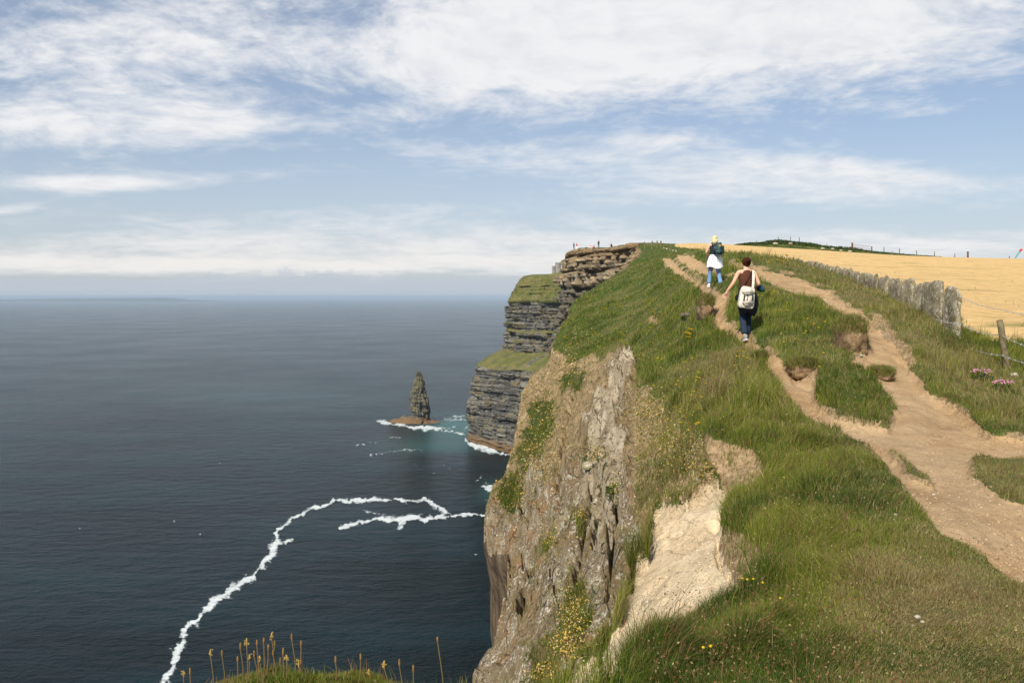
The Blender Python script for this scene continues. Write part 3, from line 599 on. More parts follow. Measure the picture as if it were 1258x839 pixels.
# ------------------------------------------------------------------ sea
SEAROWS = np.concatenate([[368, 368.6, 369.3, 370.2, 371.5, 373], np.linspace(375, 445, 36)[:-1], np.linspace(445, 845, 330)[:-1], np.geomspace(845, 7000, 24)])
SPX = np.concatenate([np.linspace(-9000, -200, 24)[:-1], np.linspace(-200, 150, 60)[:-1], np.linspace(150, 700, 400)[:-1], np.linspace(700, 9000, 30)])
SPX, SRW = np.meshgrid(SPX, SEAROWS); SD = -SEA * F / (SRW - HZ)
jx = fbm(SPX, SRW, octv=4, gain=.6, s=.06) * 7; jx = jx + fbm(SPX, SRW, octv=3, gain=.7, s=.22) * 3.0; jy = fbm(SPX + 55, SRW, octv=3, gain=.7, s=.25) * 2.2 + fbm(SPX + 90, SRW, octv=4, gain=.6, s=.08) * 4.5
QX, QY = SPX + jx, SRW + jy
LINES = [([(200, 845, 8), (215, 812, 7), (224, 790, 6.5), (230, 772, 5), (247, 757, 6), (266, 736, 7), (285, 723, 7.5), (305, 712, 6), (318, 700, 4.5), (325, 690, 4.5), (336, 682, 5.5), (338, 666, 8.5), (338, 655, 6), (346, 645, 4.5), (362, 637, 5), (376, 629, 6), (392, 622, 4.5), (410, 616, 4.5), (440, 615, 4.5), (480, 613, 4), (520, 614, 5), (538, 620, 5), (548, 628, 4.5)], 1.0),
         ([(340, 667, 7), (354, 665, 5)], .9), ([(418, 648, 3), (445, 641, 4), (470, 637, 6), (496, 638, 8.5), (520, 637, 6), (545, 634, 4), (575, 634, 3), (600, 633, 3)], 1.0),
         ([(494, 640, 8), (492, 650, 4)], .9), ([(540, 622, 5), (552, 632, 6)], .85), ([(448, 628, 3), (480, 633, 4)], .55),
         ([(466, 518, 2.5), (482, 521, 4.5), (505, 526, 5), (530, 524, 4.5), (552, 529, 4), (570, 533, 3)], 1.0), ([(520, 522, 3), (560, 525, 3)], .8), ([(535, 514, 3), (550, 510, 2.5), (570, 513, 2)], .7),
         ([(545, 512, 4), (575, 518, 6), (572, 530, 7)], .50), ([(571, 537, 3), (576, 545, 4), (588, 549, 4.5), (604, 553, 4), (628, 559, 3.5)], 1.05), ([(437, 548, 1.6), (462, 542, 2)], .7), ([(455, 559, 2), (482, 554, 2), (525, 552, 1.6)], .6),
         ([(476, 540, 1.4), (492, 536, 1.4)], .5), ([(588, 598, 2.5), (600, 601, 5), (616, 603, 5)], 1.0), ([(596, 612, 2), (604, 622, 3)], .6), ([(585, 590, 1.5), (592, 583, 1.5)], .5), ([(582, 441, 1.6), (592, 440, 2)], .7),
         ([(540, 569, 1.2), (560, 580, 1.4), (575, 577, 1.6)], .45), ([(500, 560, 1.2), (515, 575, 1.2), (545, 585, 1)], .35)]
WMOD = np.clip(1.1 + 2.2 * fbm(SPX, SRW, octv=4, gain=.75, s=.07), .35, 2.3)
foam = np.zeros(SPX.shape)
for pts, a in LINES:
    foam = np.maximum(foam, a * np.clip(1.25 - seg_dist(QX, QY, [(a_, b_, w_ * .44) for a_, b_, w_ in pts]) / WMOD * .55, 0, 1))
turq = .9 * np.exp(-((SPX - 560) / 45) ** 2 - ((SRW - 524) / 15) ** 2) + .5 * np.exp(-((SPX - 540) / 70) ** 2 - ((SRW - 548) / 10) ** 2) + .4 * np.exp(-((SPX - 604) / 18) ** 2 - ((SRW - 603) / 14) ** 2) + .16 * np.exp(-((SPX - 330) / 130) ** 2 - ((SRW - 487) / 12) ** 2)
m_sea, g = newmat('sea_water'); p = g.pos(); fo, tq_, _ = g.sep(g.attr('zone_a'))
pxy = g.vm('MULTIPLY', p, (1, 1, 0))
nA = g.noise(g.vm('MULTIPLY', pxy, (.4, 1.0, 1)), .012, 4, .6); nB = g.noise(g.vm('MULTIPLY', pxy, (.55, 1.0, 1)), .10, 5, .62); nC = g.noise(g.vm('MULTIPLY', pxy, (.7, 1.0, 1)), .45, 5, .65)
hgt = g.m('ADD', g.m('MULTIPLY', nA, 5.0), g.m('ADD', g.m('MULTIPLY', nB, 5.0), g.m('MULTIPLY', nC, 1.5)))
body = g.mix(g.ss(nA, .35, .65), (.001, .006, .007), (.003, .015, .020)); body = g.mix(g.m('MULTIPLY', tq_, .6), body, (.055, .18, .18))
fn = g.noise(pxy, .24, 6, .72, 0.8); fn2 = g.noise(g.vm('MULTIPLY', pxy, (.5, 1, 1)), .05, 5, .6); fn3 = g.noise(pxy, .9, 4, .7)
fth = g.lin(g.m('ADD', g.m('MULTIPLY', fn, .6), g.m('ADD', g.m('MULTIPLY', fn2, .25), g.m('MULTIPLY', fn3, .15))), .38, .62, .0, 1.0)
fmask = g.m('MULTIPLY', g.m('MULTIPLY', g.ss(g.m('SUBTRACT', g.m('MULTIPLY', fo, .98), fth), -.14, .46), .92), g.ss(fo, .02, .45))
caps = g.m('MULTIPLY', g.ss(g.noise(g.vm('MULTIPLY', pxy, (.5, 1, 1)), .16, 4, .7), .765, .80), .35)
fm = g.m('MAXIMUM', fmask, caps)
col = g.mix(fm, body, (.58, .63, .64))
bn = g.bump(hgt, g.m('SUBTRACT', 1.0, g.m('MULTIPLY', fm, .6)), 1.0)
g.out(col, g.m('MAXIMUM', g.lin(fm, 0, 1, .0, .9), g.lin(g.noise(pxy, .0035, 4, .6), .35, .65, .14, .21)), bn, .5, IOR=1.115)
for nd_ in m_sea.node_tree.nodes:
    if nd_.type == 'BSDF_PRINCIPLED': nd_.inputs['Specular Tint'].default_value = (.46, .82, 1.0, 1)
sea = np_mesh('sea', np.stack([np.clip((SPX - CX) / F * SD, -60000, 60000), SD, np.full(SD.shape, SEA)], -1).reshape(-1, 3), grid_faces(*SPX.shape, True), {'zone_a': np.stack([foam.reshape(-1), turq.reshape(-1), foam.reshape(-1) * 0], 1)})
tag(link('sea', sea, [m_sea]), 'dark blue green open sea with streaks of white foam', kind='structure')
m_isl, g = newmat('island_land'); g.out(g.mix(g.noise(g.pos(), .002, 4), (.05, .06, .03), (.10, .10, .07)), .95)
# low far island
xs = np.linspace(-1400, 275, 90); di = 30000.0
top_ = 3.6 + 2.2 * fbm(xs, xs * 0, octv=4, s=.012) + 1.5 * np.exp(-((xs - 215) / 18) ** 2); top_ *= sstep(xs, 285, 190)
V = []
for k, sgn in enumerate((0, .35, 1.0, .35, 0)):
    dd = di + (k - 2) * 700
    V.append(np.stack([(xs - CX) / F * di, np.full(90, dd), SEA - 1 + (top_ * sgn) * di / F * .95], -1))
me = np_mesh('island', np.stack(V).reshape(-1, 3), grid_faces(5, 90)); tag(link('island', me, [m_isl], smooth=True), 'low faint island on the sea horizon', kind='structure')
# ------------------------------------------------------------------ sea haze
hm = bpy.data.materials.new('haze_air'); hm.use_nodes = True; hm.node_tree.nodes.clear(); g = G(hm.node_tree)
pvn = g.n('ShaderNodeVolumePrincipled'); g.put(pvn.inputs['Color'], (.50, .63, .78)); pvn.inputs['Density'].default_value = 4.0e-5
ho = g.n('ShaderNodeOutputMaterial'); g.L.new(pvn.outputs[0], ho.inputs['Volume'])
bm = bmesh.new(); bmesh.ops.create_cube(bm, size=1, matrix=Matrix.Translation((0, 28500, (-170 + 46) / 2)) @ Matrix.Diagonal((124000, 63000, 216, 1)))
tag(from_bm('haze', bm, [hm]), 'thin pale sea haze in the air', kind='stuff')

# ------------------------------------------------------------------ simple materials
def plain(name, c1, c2=None, scale=20, rough=.85, spec=.2, bump=.3, bd=.01):
    m, g = newmat(name); c2 = c2 or tuple(v * .7 for v in c1); n = g.noise(g.n('ShaderNodeTexCoord').outputs['Object'], scale, 5, .65)
    g.out(g.mix(g.ss(n, .3, .7), c1, c2), rough, g.bump(n, bump, bd), spec); return m
def leafmat(name, attr=None, col=None, trans=.35):
    m, g = newmat(name); c = g.attr(attr) if attr else col
    d_ = g.n('ShaderNodeBsdfPrincipled'); g.put(d_.inputs['Base Color'], c); d_.inputs['Roughness'].default_value = .6; d_.inputs['Specular IOR Level'].default_value = .15
    t_ = g.n('ShaderNodeBsdfTranslucent'); g.put(t_.inputs[0], c)
    mx = g.n('ShaderNodeMixShader'); mx.inputs[0].default_value = trans; g.L.new(d_.outputs[0], mx.inputs[1]); g.L.new(t_.outputs[0], mx.inputs[2])
    o = g.n('ShaderNodeOutputMaterial'); g.L.new(mx.outputs[0], o.inputs[0]); return m
m_blade = leafmat('grass_blade', 'tint')
m_skin = plain('skin', (.62, .36, .25), (.55, .30, .20), 8, .55, .35)
m_brownv = plain('brown_knit', (.085, .030, .016), (.06, .02, .012), 40)
m_jeans = plain('dark_denim', (.020, .035, .065), (.012, .022, .042), 60)
m_ljeans = plain('light_denim', (.17, .28, .45), (.11, .20, .36), 14)
m_white = plain('white_cloth', (.80, .80, .82), (.70, .70, .73), 9)
m_canvas = plain('cream_canvas', (.62, .58, .50), (.42, .38, .32), 14)
m_dark = plain('dark_cloth', (.012, .014, .022), (.022, .024, .034), 12)
m_blackst = plain('black_strap', (.012, .012, .013))
m_green = plain('dark_green_nylon', (.008, .045, .045), (.005, .028, .030), 10, .6, .4)
m_teal = plain('teal_cloth', (.01, .05, .08))
m_hair1 = plain('dark_red_hair', (.050, .013, .008), (.025, .007, .005), 30, .8, .1)
m_hair2 = plain('blonde_hair', (.78, .60, .32), (.55, .38, .17), 30, .5, .4)
m_shoe = plain('grey_shoe', (.30, .29, .29), (.16, .15, .15), 20)
m_red = plain('red_cloth', (.50, .035, .04)); m_grey = plain('grey_cloth', (.10, .12, .15)); m_tan = plain('tan_leather', (.36, .25, .07))
m_wood = plain('weathered_wood', (.20, .17, .10), (.11, .085, .05), 14, .9, .1, .6, .02)
m_redwood = plain('reddish_wood', (.16, .07, .045), (.09, .04, .03), 14)
m_wire = plain('galvanised_wire', (.38, .40, .42), (.25, .26, .28), 20, .45, .5)
m_yel = leafmat('yellow_petal', col=(.92, .68, .05, 1), trans=.2); m_stem = leafmat('stem_green', col=(.11, .12, .03, 1))
m_pink = leafmat('pink_petal', col=(.62, .27, .42, 1), trans=.2)
m_straw = leafmat('dry_stalk', col=(.24, .17, .07, 1)); m_head = plain('seed_head', (.26, .16, .045), (.15, .08, .03), 90)
m_stone = plain('pale_stone', (.46, .41, .34), (.27, .235, .185), 3)
m_towr, g = newmat('tower_stone'); n_ = g.noise(g.pos(), 1.4, 5, .6); g.out(g.mix(g.ss(n_, .3, .7), (.17, .165, .15), (.28, .265, .235)), .9)
m_wall, g = newmat('lichen_flagstone'); p = g.pos()
c = g.mix(g.ss(g.noise(p, 3.2, 6, .65), .35, .65), (.17, .14, .085), (.36, .31, .20))
c = g.mix(g.ss(g.noise(p, 11, 5, .72), .53, .60), c, (.52, .50, .43)); c = g.mix(g.m('MULTIPLY', g.ss(g.noise(p, 5, 5, .7), .56, .66), .7), c, (.15, .13, .05))
g.out(c, .95, g.bump(g.noise(p, 16, 6, .7), .9, .05), .1)
m_clod, g = newmat('earth'); p = g.pos(); nh_ = g.noise(p, 9, 6, .7)
c = g.mix(g.ss(nh_, .3, .7), (.11, .07, .037), (.29, .20, .115)); gn = g.sep(g.n('ShaderNodeNewGeometry').outputs['Normal'])[2]
c = g.mix(g.ss(g.m('ADD', gn, g.m('MULTIPLY', nh_, .4)), .95, 1.1), c, (.115, .10, .045)); g.out(c, .95, g.bump(nh_, 1, .06), .1)

# ------------------------------------------------------------------ people
def skin_mesh(name, V_, E_, Rr, mat, parent, sub=2, root=0, smooth=True):
    me = bpy.data.meshes.new(name); me.from_pydata([tuple(v) for v in V_], E_, []); o = bpy.data.objects.new(name, me); COL.objects.link(o)
    md = o.modifiers.new('s', 'SKIN'); md.use_smooth_shade = True; md.branch_smoothing = .4
    for k, r in enumerate(Rr):
        sv = me.skin_vertices[0].data[k]; sv.radius = r if isinstance(r, (tuple, list)) else (r, r); sv.use_root = (k == root)
    sm = o.modifiers.new('u', 'SUBSURF'); sm.levels = sub; sm.render_levels = sub
    dgp = bpy.context.evaluated_depsgraph_get(); nm = bpy.data.meshes.new_from_object(o.evaluated_get(dgp))
    bpy.data.objects.remove(o); bpy.data.meshes.remove(me); nm.name = name; nm.materials.clear()
    return link(name, nm, [mat], parent, smooth)
class Sk:
    def __init__(s): s.V = []; s.E = []; s.R = []
    def v(s, p, r, prev=None):
        s.V.append(Vector(p)); s.R.append(r); k = len(s.V) - 1
        if prev is not None: s.E.append((prev, k))
        return k
def body_graph(P_):
    s = Sk(); pel = s.v((0, 0, .93), (.125, .10)); 
    wa = s.v((0, .005, 1.06), (.11, .085), pel); ch = s.v((0, .0, 1.24), (.13, .09), wa); up = s.v((0, -.005, 1.36), (.10, .075), ch)
    nk = s.v((0, .0, 1.44), .052, up); h0 = s.v((0, .02, 1.50), .066, nk); h1 = s.v((0, .015, 1.56), (.074, .088), h0); s.v((0, .0, 1.63), (.055, .066), h1)
    s.v((0, .125, 1.55), .014, h1)
    for sg, k in ((-1, 'L'), (1, 'R')):
        sh = Vector(P_['sh' + k]); elb = Vector(P_['el' + k]); wr = Vector(P_['wr' + k]); hd = Vector(P_['hd' + k]).normalized()
        a = s.v(sh, .052, up); m1 = s.v(sh.lerp(elb, .5), .043, a); b = s.v(elb, .036, m1); m2 = s.v(elb.lerp(wr, .4), .036, b); c_ = s.v(wr, .026, m2)
        pm = s.v(wr + hd * .05, (.034, .02), c_)
        side = hd.cross(Vector((0, 0, 1)) if abs(hd.z) < .8 else Vector((0, 1, 0))).normalized(); curl = hd.cross(side).normalized()
        for q, (o_, ln) in enumerate(((-.03, .055), (-.01, .072), (.01, .078), (.03, .068))):
            r_ = s.v(wr + hd * .09 + side * o_, .010, pm); f1 = s.v(wr + hd * (.09 + ln * .5) + side * o_ * 1.1 + curl * .01, .009, r_); s.v(wr + hd * (.09 + ln * .85) + side * o_ * 1.1 + curl * .035, .008, f1)
        tb = s.v(wr + hd * .03 + side * -.045 * sg, .011, pm); s.v(wr + hd * .075 + side * -.06 * sg, .009, tb)
        hp = Vector(P_['hp' + k]); kn = Vector(P_['kn' + k]); an = Vector(P_['an' + k])
        h_ = s.v(hp, .088, pel); t1 = s.v(hp.lerp(kn, .5), .075, h_); kk = s.v(kn, .052, t1); cf = s.v(kn.lerp(an, .35), .052, kk); aa = s.v(an, .034, cf)
        s.v(an + Vector((0, .10, -.045)), .032, aa)
    return s
def loft(name, rings, mat, parent, seg=28, fold=.0, seed=0.0, thick=0.0, cap=(False, False)):
    """rings: (centre, rx, ry)"""
    bm = bmesh.new(); RG = []
    n = len(rings)
    for i, (c_, rx_, ry_) in enumerate(rings):
        rg = []
        for k in range(seg):
            a = 2 * math.pi * k / seg; f_ = 1 + fold * (i / max(n - 1, 1)) * (math.sin(a * 5 + seed + i * .3) * .6 + math.sin(a * 9 + seed * 2 - i * .4) * .4)
            rg.append(bm.verts.new(Vector(c_) + Vector((math.cos(a) * rx_ * f_, math.sin(a) * ry_ * f_, fold * .5 * math.sin(a * 3 + seed) * (i / n)))))
        RG.append(rg)
    for i in range(n - 1):
        for k in range(seg): bm.faces.new((RG[i][k], RG[i][(k + 1) % seg], RG[i + 1][(k + 1) % seg], RG[i + 1][k]))
    if cap[0]: bm.faces.new(RG[0][::-1])
    if cap[1]: bm.faces.new(RG[-1])
    bmesh.ops.recalc_face_normals(bm, faces=bm.faces)
    return from_bm(name, bm, [mat], parent, True)
def shoe(an, parent, yaw=0.0, pitch=0.0, mat=None):
    bm = bmesh.new(); M = Matrix.Translation(an) @ Matrix.Rotation(yaw, 4, 'Z') @ Matrix.Rotation(pitch, 4, 'X')
    ell(bm, (0, .05, -.045), (.043, .125, .035), 2); ell(bm, (0, -.02, -.01), (.042, .05, .05), 2)
    for v_ in bm.verts: v_.co.z = max(v_.co.z, -.075)
    bm.transform(M); o = from_bm('shoe', bm, [mat or m_shoe], parent, True)
    bm = bmesh.new(); bmesh.ops.create_circle(bm, cap_ends=True, radius=1, segments=20); 
    r_ = bmesh.ops.extrude_face_region(bm, geom=bm.faces[:]); bmesh.ops.translate(bm, vec=(0, 0, .016), verts=[e for e in r_['geom'] if isinstance(e, bmesh.types.BMVert)])
    bm.transform(M @ Matrix.Translation((0, .042, -.088)) @ Matrix.Diagonal((.046, .135, 1, 1))); from_bm('sole', bm, [m_white], o)
def jeans(P_, mat, parent, flare=.075, hemz=.05):
    s = Sk(); pel = s.v((0, 0, .95), (.135, .11)); s.v((0, 0, 1.03), (.125, .10), pel)
    for k in 'LR':
        hp = Vector(P_['hp' + k]); kn = Vector(P_['kn' + k]); an = Vector(P_['an' + k])
        a = s.v(hp, .10, pel); b = s.v(hp.lerp(kn, .5), .088, a); c_ = s.v(kn, .066, b); d_ = s.v(kn.lerp(an, .5), .066, c_); s.v(kn.lerp(an, .93), flare, d_)
    skin_mesh('jeans', s.V, s.E, s.R, mat, parent)
ORD = ['first', 'second', 'third', 'fourth', 'fifth', 'sixth', 'seventh', 'eighth', 'ninth', 'tenth', 'eleventh', 'twelfth', 'thirteenth', 'fourteenth', 'fifteenth', 'sixteenth', 'seventeenth', 'eighteenth', 'nineteenth', 'twentieth']
for a_ in ['first', 'second', 'third', 'fourth', 'fifth', 'sixth', 'seventh', 'eighth', 'ninth']: ORD.append('twenty ' + a_)
ORD.append('thirtieth')
POSE_A = dict(shL=(-.155, 0, 1.375), elL=(-.27, -.02, 1.15), wrL=(-.37, .05, .985), hdL=(-.25, .3, -.6), shR=(.155, 0, 1.37), elR=(.235, -.05, 1.13), wrR=(.24, .16, 1.07), hdR=(.1, .8, -.15),
              hpL=(-.08, 0, .88), knL=(-.07, .03, .48), anL=(-.055, -.10, .10), hpR=(.08, 0, .88), knR=(.07, .11, .48), anR=(.045, .13, .085))
def hair_shape(name, mat, parent, long=False):
    bm = bmesh.new(); ell(bm, (0, -.012, 1.58), (.086, .10, .092), 3)
    if long:
        ell(bm, (0, -.055, 1.50), (.10, .06, .10), 3); ell(bm, (.01, -.06, 1.62), (.05, .06, .05), 2)
    else:
        ell(bm, (.0, -.105, 1.60), (.045, .045, .048), 2); ell(bm, (0, -.05, 1.515), (.055, .04, .035), 2)
    for v_ in bm.verts:
        c_ = v_.co; n_ = fbm([c_.x], [c_.y], [c_.z], octv=3, s=28)[0]; c_ += Vector((c_.x, c_.y + .012, c_.z - 1.56)).normalized() * n_ * .010
    o = from_bm(name, bm, [mat], parent, True)
    v_keep = o.data
    return o
def strap(name, pts, mat, parent, w=.02):
    bm = bmesh.new(); tube(bm, pts, w, 8, True, .25); return from_bm(name, bm, [mat], parent, True)

# the nearer walker
ga = hit(917, 419.5); ha = (103.0 / F * ga.y) / 1.67
pa_ = empty('person', ga, 0); pa_.scale = (ha,) * 3
tag(pa_, 'woman walking away in brown sleeveless top and dark jeans', 'person')
s = body_graph(POSE_A); skin_mesh('body', s.V, s.E, s.R, m_skin, pa_)
hair_shape('hair', m_hair1, pa_)
loft('vest', [((0, 0, .99), .15, .115), ((0, 0, 1.06), .13, .105), ((0, 0, 1.15), .142, .112), ((0, 0, 1.25), .155, .115), ((0, 0, 1.31), .145, .105), ((0, -.005, 1.37), .105, .088), ((0, -.005, 1.405), .082, .075)], m_brownv, pa_, fold=.02)
jeans(POSE_A, m_jeans, pa_, .078)
loft('tied_jacket', [((0, 0, 1.07), .145, .122), ((0.01, 0, .98), .17, .14), ((.02, -.01, .85), .20, .16), ((.025, -.01, .70), .205, .165), ((.03, -.01, .58), .17, .15), ((.04, 0, .53), .13, .12)], m_dark, pa_, fold=.10, seed=1.0)
shoe(Vector(POSE_A['anL']) + Vector((0, 0, .0)), pa_, 0.1, -.25); shoe(Vector(POSE_A['anR']) + Vector((0, 0, .01)), pa_, -.05, 0)
bm = bmesh.new(); ell(bm, (.30, .10, 1.05), (.06, .10, .07), 3); ell(bm, (.33, .02, 1.02), (.04, .06, .05), 2)
for v_ in bm.verts: v_.co += v_.co.normalized() * fbm([v_.co.x], [v_.co.y], [v_.co.z], s=20)[0] * .02
bd_ = from_bm('bundled_cloth', bm, [m_teal], None, True); bd_.location = ga; bd_.scale = (ha,) * 3
tag(bd_, 'dark teal bundle of cloth held in the right hand of the nearer walker', 'cloth')
# her bag
bg_ = empty('shoulder_bag', ga, 0); bg_.scale = (ha,) * 3; tag(bg_, 'cream canvas shoulder bag with dark buckles on the back of the woman in brown', 'bag')
bm = bmesh.new(); bmesh.ops.create_cube(bm, size=1); bmesh.ops.bevel(bm, geom=bm.edges[:], offset=.22, segments=4, affect='EDGES', profile=.6)
for v_ in bm.verts:
    c_ = v_.co; wdt = 1 - .22 * max(0, c_.z + .1); c_.x *= wdt; c_.y *= (1.0 - .35 * (c_.z + .5)); n_ = fbm([c_.x], [c_.y], [c_.z], s=5)[0]; c_ *= 1 + n_ * .08
bm.transform(Matrix.Translation((-.065, -.235, .865)) @ Matrix.Rotation(R(8), 4, 'Y') @ Matrix.Diagonal((.30, .17, .43, 1))); from_bm('bag_body', bm, [m_canvas], bg_, True)
bm = bmesh.new(); bmesh.ops.create_cube(bm, size=1); bmesh.ops.bevel(bm, geom=bm.edges[:], offset=.2, segments=3, affect='EDGES')
bm.transform(Matrix.Translation((-.07, -.335, .79)) @ Matrix.Rotation(R(8), 4, 'Y') @ Matrix.Diagonal((.19, .06, .17, 1))); from_bm('pocket', bm, [m_canvas], bg_, True)
bm = bmesh.new(); bmesh.ops.create_cube(bm, size=1); bmesh.ops.bevel(bm, geom=bm.edges[:], offset=.2, segments=3, affect='EDGES')
bm.transform(Matrix.Translation((-.05, -.30, .99)) @ Matrix.Rotation(R(-14), 4, 'X') @ Matrix.Diagonal((.24, .07, .13, 1))); from_bm('flap', bm, [m_canvas], bg_, True)
for bx_ in (-.15, -.09, .01):
    strap('buckle_strap', [(bx_ + .02, -.325, .92), (bx_ + .005, -.352, .86), (bx_ - .01, -.372, .81)], m_blackst, bg_, .013)
strap('strap', [(.05, -.25, 1.02), (.085, -.17, 1.15), (.105, -.125, 1.28), (.12, -.06, 1.40), (.11, .05, 1.40), (.06, .13, 1.25), (-.08, .16, 1.05)], m_canvas, bg_, .026)
strap('thin_strap', [(-.15, -.16, 1.0), (-.06, -.125, 1.14), (.02, -.12, 1.27), (.08, -.085, 1.38), (.09, .0, 1.42)], m_blackst, bg_, .011)
cz = empty('camera_case', ga); cz.scale = (ha,) * 3; tag(cz, 'small black case hanging at the left hip of the woman in brown', 'case')
bm = bmesh.new(); bmesh.ops.create_cube(bm, size=1); bmesh.ops.bevel(bm, geom=bm.edges[:], offset=.18, segments=2, affect='EDGES'); bm.transform(Matrix.Translation((-.205, -.10, .86)) @ Matrix.Diagonal((.08, .09, .12, 1))); from_bm('case_body', bm, [m_blackst], cz)
strap('loop', [(-.20, -.10, .91), (-.19, -.11, .95), (-.15, -.12, 1.0)], m_blackst, cz, .008)

# the farther walker
gb = hit(878, 354.5); hb = (64.0 / F * gb.y) / 1.67
POSE_B = dict(shL=(-.16, 0, 1.375), elL=(-.27, .0, 1.14), wrL=(-.22, .17, 1.02), hdL=(.3, .6, -.2), shR=(.15, 0, 1.37), elR=(.22, .06, 1.14), wrR=(.16, .22, 1.12), hdR=(-.3, .6, .1),
              hpL=(-.085, 0, .88), knL=(-.125, .10, .49), anL=(-.15, .14, .115), hpR=(.085, 0, .88), knR=(.13, .03, .48), anR=(.17, -.14, .09))
pb_ = empty('person', gb, 0); pb_.scale = (hb,) * 3
tag(pb_, 'blonde woman walking away in light jeans with white cloth round her hips', 'person')
s = body_graph(POSE_B); skin_mesh('body', s.V, s.E, s.R, m_skin, pb_)
hair_shape('hair', m_hair2, pb_, True)
loft('vest', [((0, 0, 1.0), .145, .115), ((0, 0, 1.08), .13, .105), ((0, 0, 1.25), .155, .115), ((0, 0, 1.33), .14, .10), ((0, -.005, 1.39), .09, .08)], m_dark, pb_)
jeans(POSE_B, m_ljeans, pb_, .088)
loft('tied_shirt', [((0, 0, 1.06), .14, .12), ((0, 0, .98), .19, .15), ((.0, 0, .86), .235, .18), ((.0, 0, .74), .245, .185), ((.0, 0, .64), .255, .19)], m_white, pb_, fold=.09, seed=2.4)
shoe(Vector(POSE_B['anL']) + Vector((0, 0, .0)), pb_, .05, 0, m_white); shoe(Vector(POSE_B['anR']) + Vector((0, 0, .01)), pb_, -.1, -.35)
bp_ = empty('backpack', gb); bp_.scale = (hb,) * 3; tag(bp_, 'dark green backpack with yellow badge on the blonde walker', 'backpack')
bm = bmesh.new(); bmesh.ops.create_cube(bm, size=1); bmesh.ops.bevel(bm, geom=bm.edges[:], offset=.24, segments=4, affect='EDGES')
for v_ in bm.verts: v_.co.x *= 1 - .15 * max(0, v_.co.z)
bm.transform(Matrix.Translation((.075, -.215, 1.225)) @ Matrix.Diagonal((.33, .19, .42, 1))); from_bm('pack_body', bm, [m_green], bp_, True)
bm = bmesh.new(); bmesh.ops.create_cube(bm, size=1); bmesh.ops.bevel(bm, geom=bm.edges[:], offset=.2, segments=3, affect='EDGES'); bm.transform(Matrix.Translation((.075, -.32, 1.13)) @ Matrix.Diagonal((.25, .07, .18, 1))); from_bm('front_pocket', bm, [m_green], bp_, True)
bm = bmesh.new(); bmesh.ops.create_uvsphere(bm, u_segments=16, v_segments=8, radius=1, matrix=Matrix.Translation((.085, -.305, 1.33)) @ Matrix.Diagonal((.042, .012, .042, 1))); from_bm('badge', bm, [m_tan], bp_, True)
bm = bmesh.new(); tube(bm, [(-.07, -.33, 1.03), (.075, -.365, 1.025), (.22, -.33, 1.03)], .012, 6); from_bm('trim', bm, [m_grey], bp_, True)
for sx_ in (-.10, .12): strap('shoulder_strap', [(sx_, -.14, 1.36), (sx_, -.05, 1.435), (sx_ * 1.05, .08, 1.40), (sx_ * 1.1, .125, 1.25), (sx_ * 1.3, .03, 1.10)], m_green, bp_, .024)

# distant people on the promontory
def stander(px, d, mats_, label, hpx, sit=False, rz=0.0, grp=None):
    z = gz(px, d); o = empty('person', ((px - CX) / F * d, d, z), rz); k = (hpx / F * d) / (1.67 if not sit else 1.0); o.scale = (k,) * 3
    tag(o, label, 'person', grp)
    if sit:
        Pq = dict(POSE_A, hpL=(-.1, 0, .14), hpR=(.1, 0, .14), knL=(-.14, .38, .42), knR=(.14, .38, .42), anL=(-.1, .55, .08), anR=(.1, .55, .08)); dz = -.78
        s = body_graph(Pq)
        for i_ in range(len(s.V)):
            if s.V[i_].z > .9: s.V[i_].z += dz
            elif i_ == 0: s.V[i_].z = .16
        s.V[0].z = .15
    else:
        Pq = dict(POSE_A, elL=(-.2, -.02, 1.1), wrL=(-.17, .12, .95), elR=(.2, -.02, 1.1), wrR=(.16, .15, 1.0), anL=(-.09, 0, .09), anR=(.09, 0, .09), knL=(-.085, .02, .48), knR=(.085, .02, .48)); dz = 0
        s = body_graph(Pq)
    skin_mesh('body', s.V, s.E, s.R, m_skin, o, 1)
    loft('top', [((0, 0, .95 + dz), .17, .14), ((0, 0, 1.15 + dz), .17, .135), ((0, 0, 1.32 + dz), .19, .13), ((0, 0, 1.40 + dz), .11, .09)], mats_[0], o)
    h_ = hair_shape('hair', mats_[2], o); 
    if sit: h_.location.z = dz
    if not sit: jeans(Pq, mats_[1], o, .08)
    else:
        s2 = Sk(); a = s2.v((0, 0, .15), (.15, .12))
        for k_2 in 'LR': b = s2.v(Pq['hp' + k_2], .10, a); c_ = s2.v(Pq['kn' + k_2], .075, b); s2.v(Pq['an' + k_2], .07, c_)
        skin_mesh('trousers', s2.V, s2.E, s2.R, mats_[1], o, 1)
    return o
stander(735.4, 161, (m_dark, m_grey, m_hair1), 'tall dark clothed person standing alone on the clifftop skyline', 10.0)
stander(705.0, 170.6, (m_grey, m_grey, m_hair1), 'grey clothed person standing at the far left tip of the clifftop', 8.8)
stander(708.6, 169.8, (m_red, m_white, m_hair1), 'person in red top and white trousers on the clifftop beside the grey clothed one', 7.8)
stander(726.2, 163.6, (m_white, m_white, m_hair2), 'person in white sitting on the clifftop grass', 5.6, True, 1.0)
stander(729.6, 162.6, (m_red, m_grey, m_hair1), 'person in red sitting on the clifftop grass beside the one in white', 4.8, True, .4)
stander(751.0, 154.6, (m_dark, m_dark, m_hair1), 'dark clothed person sitting apart on the clifftop, rightmost of the distant people', 5.2, True, -.4)

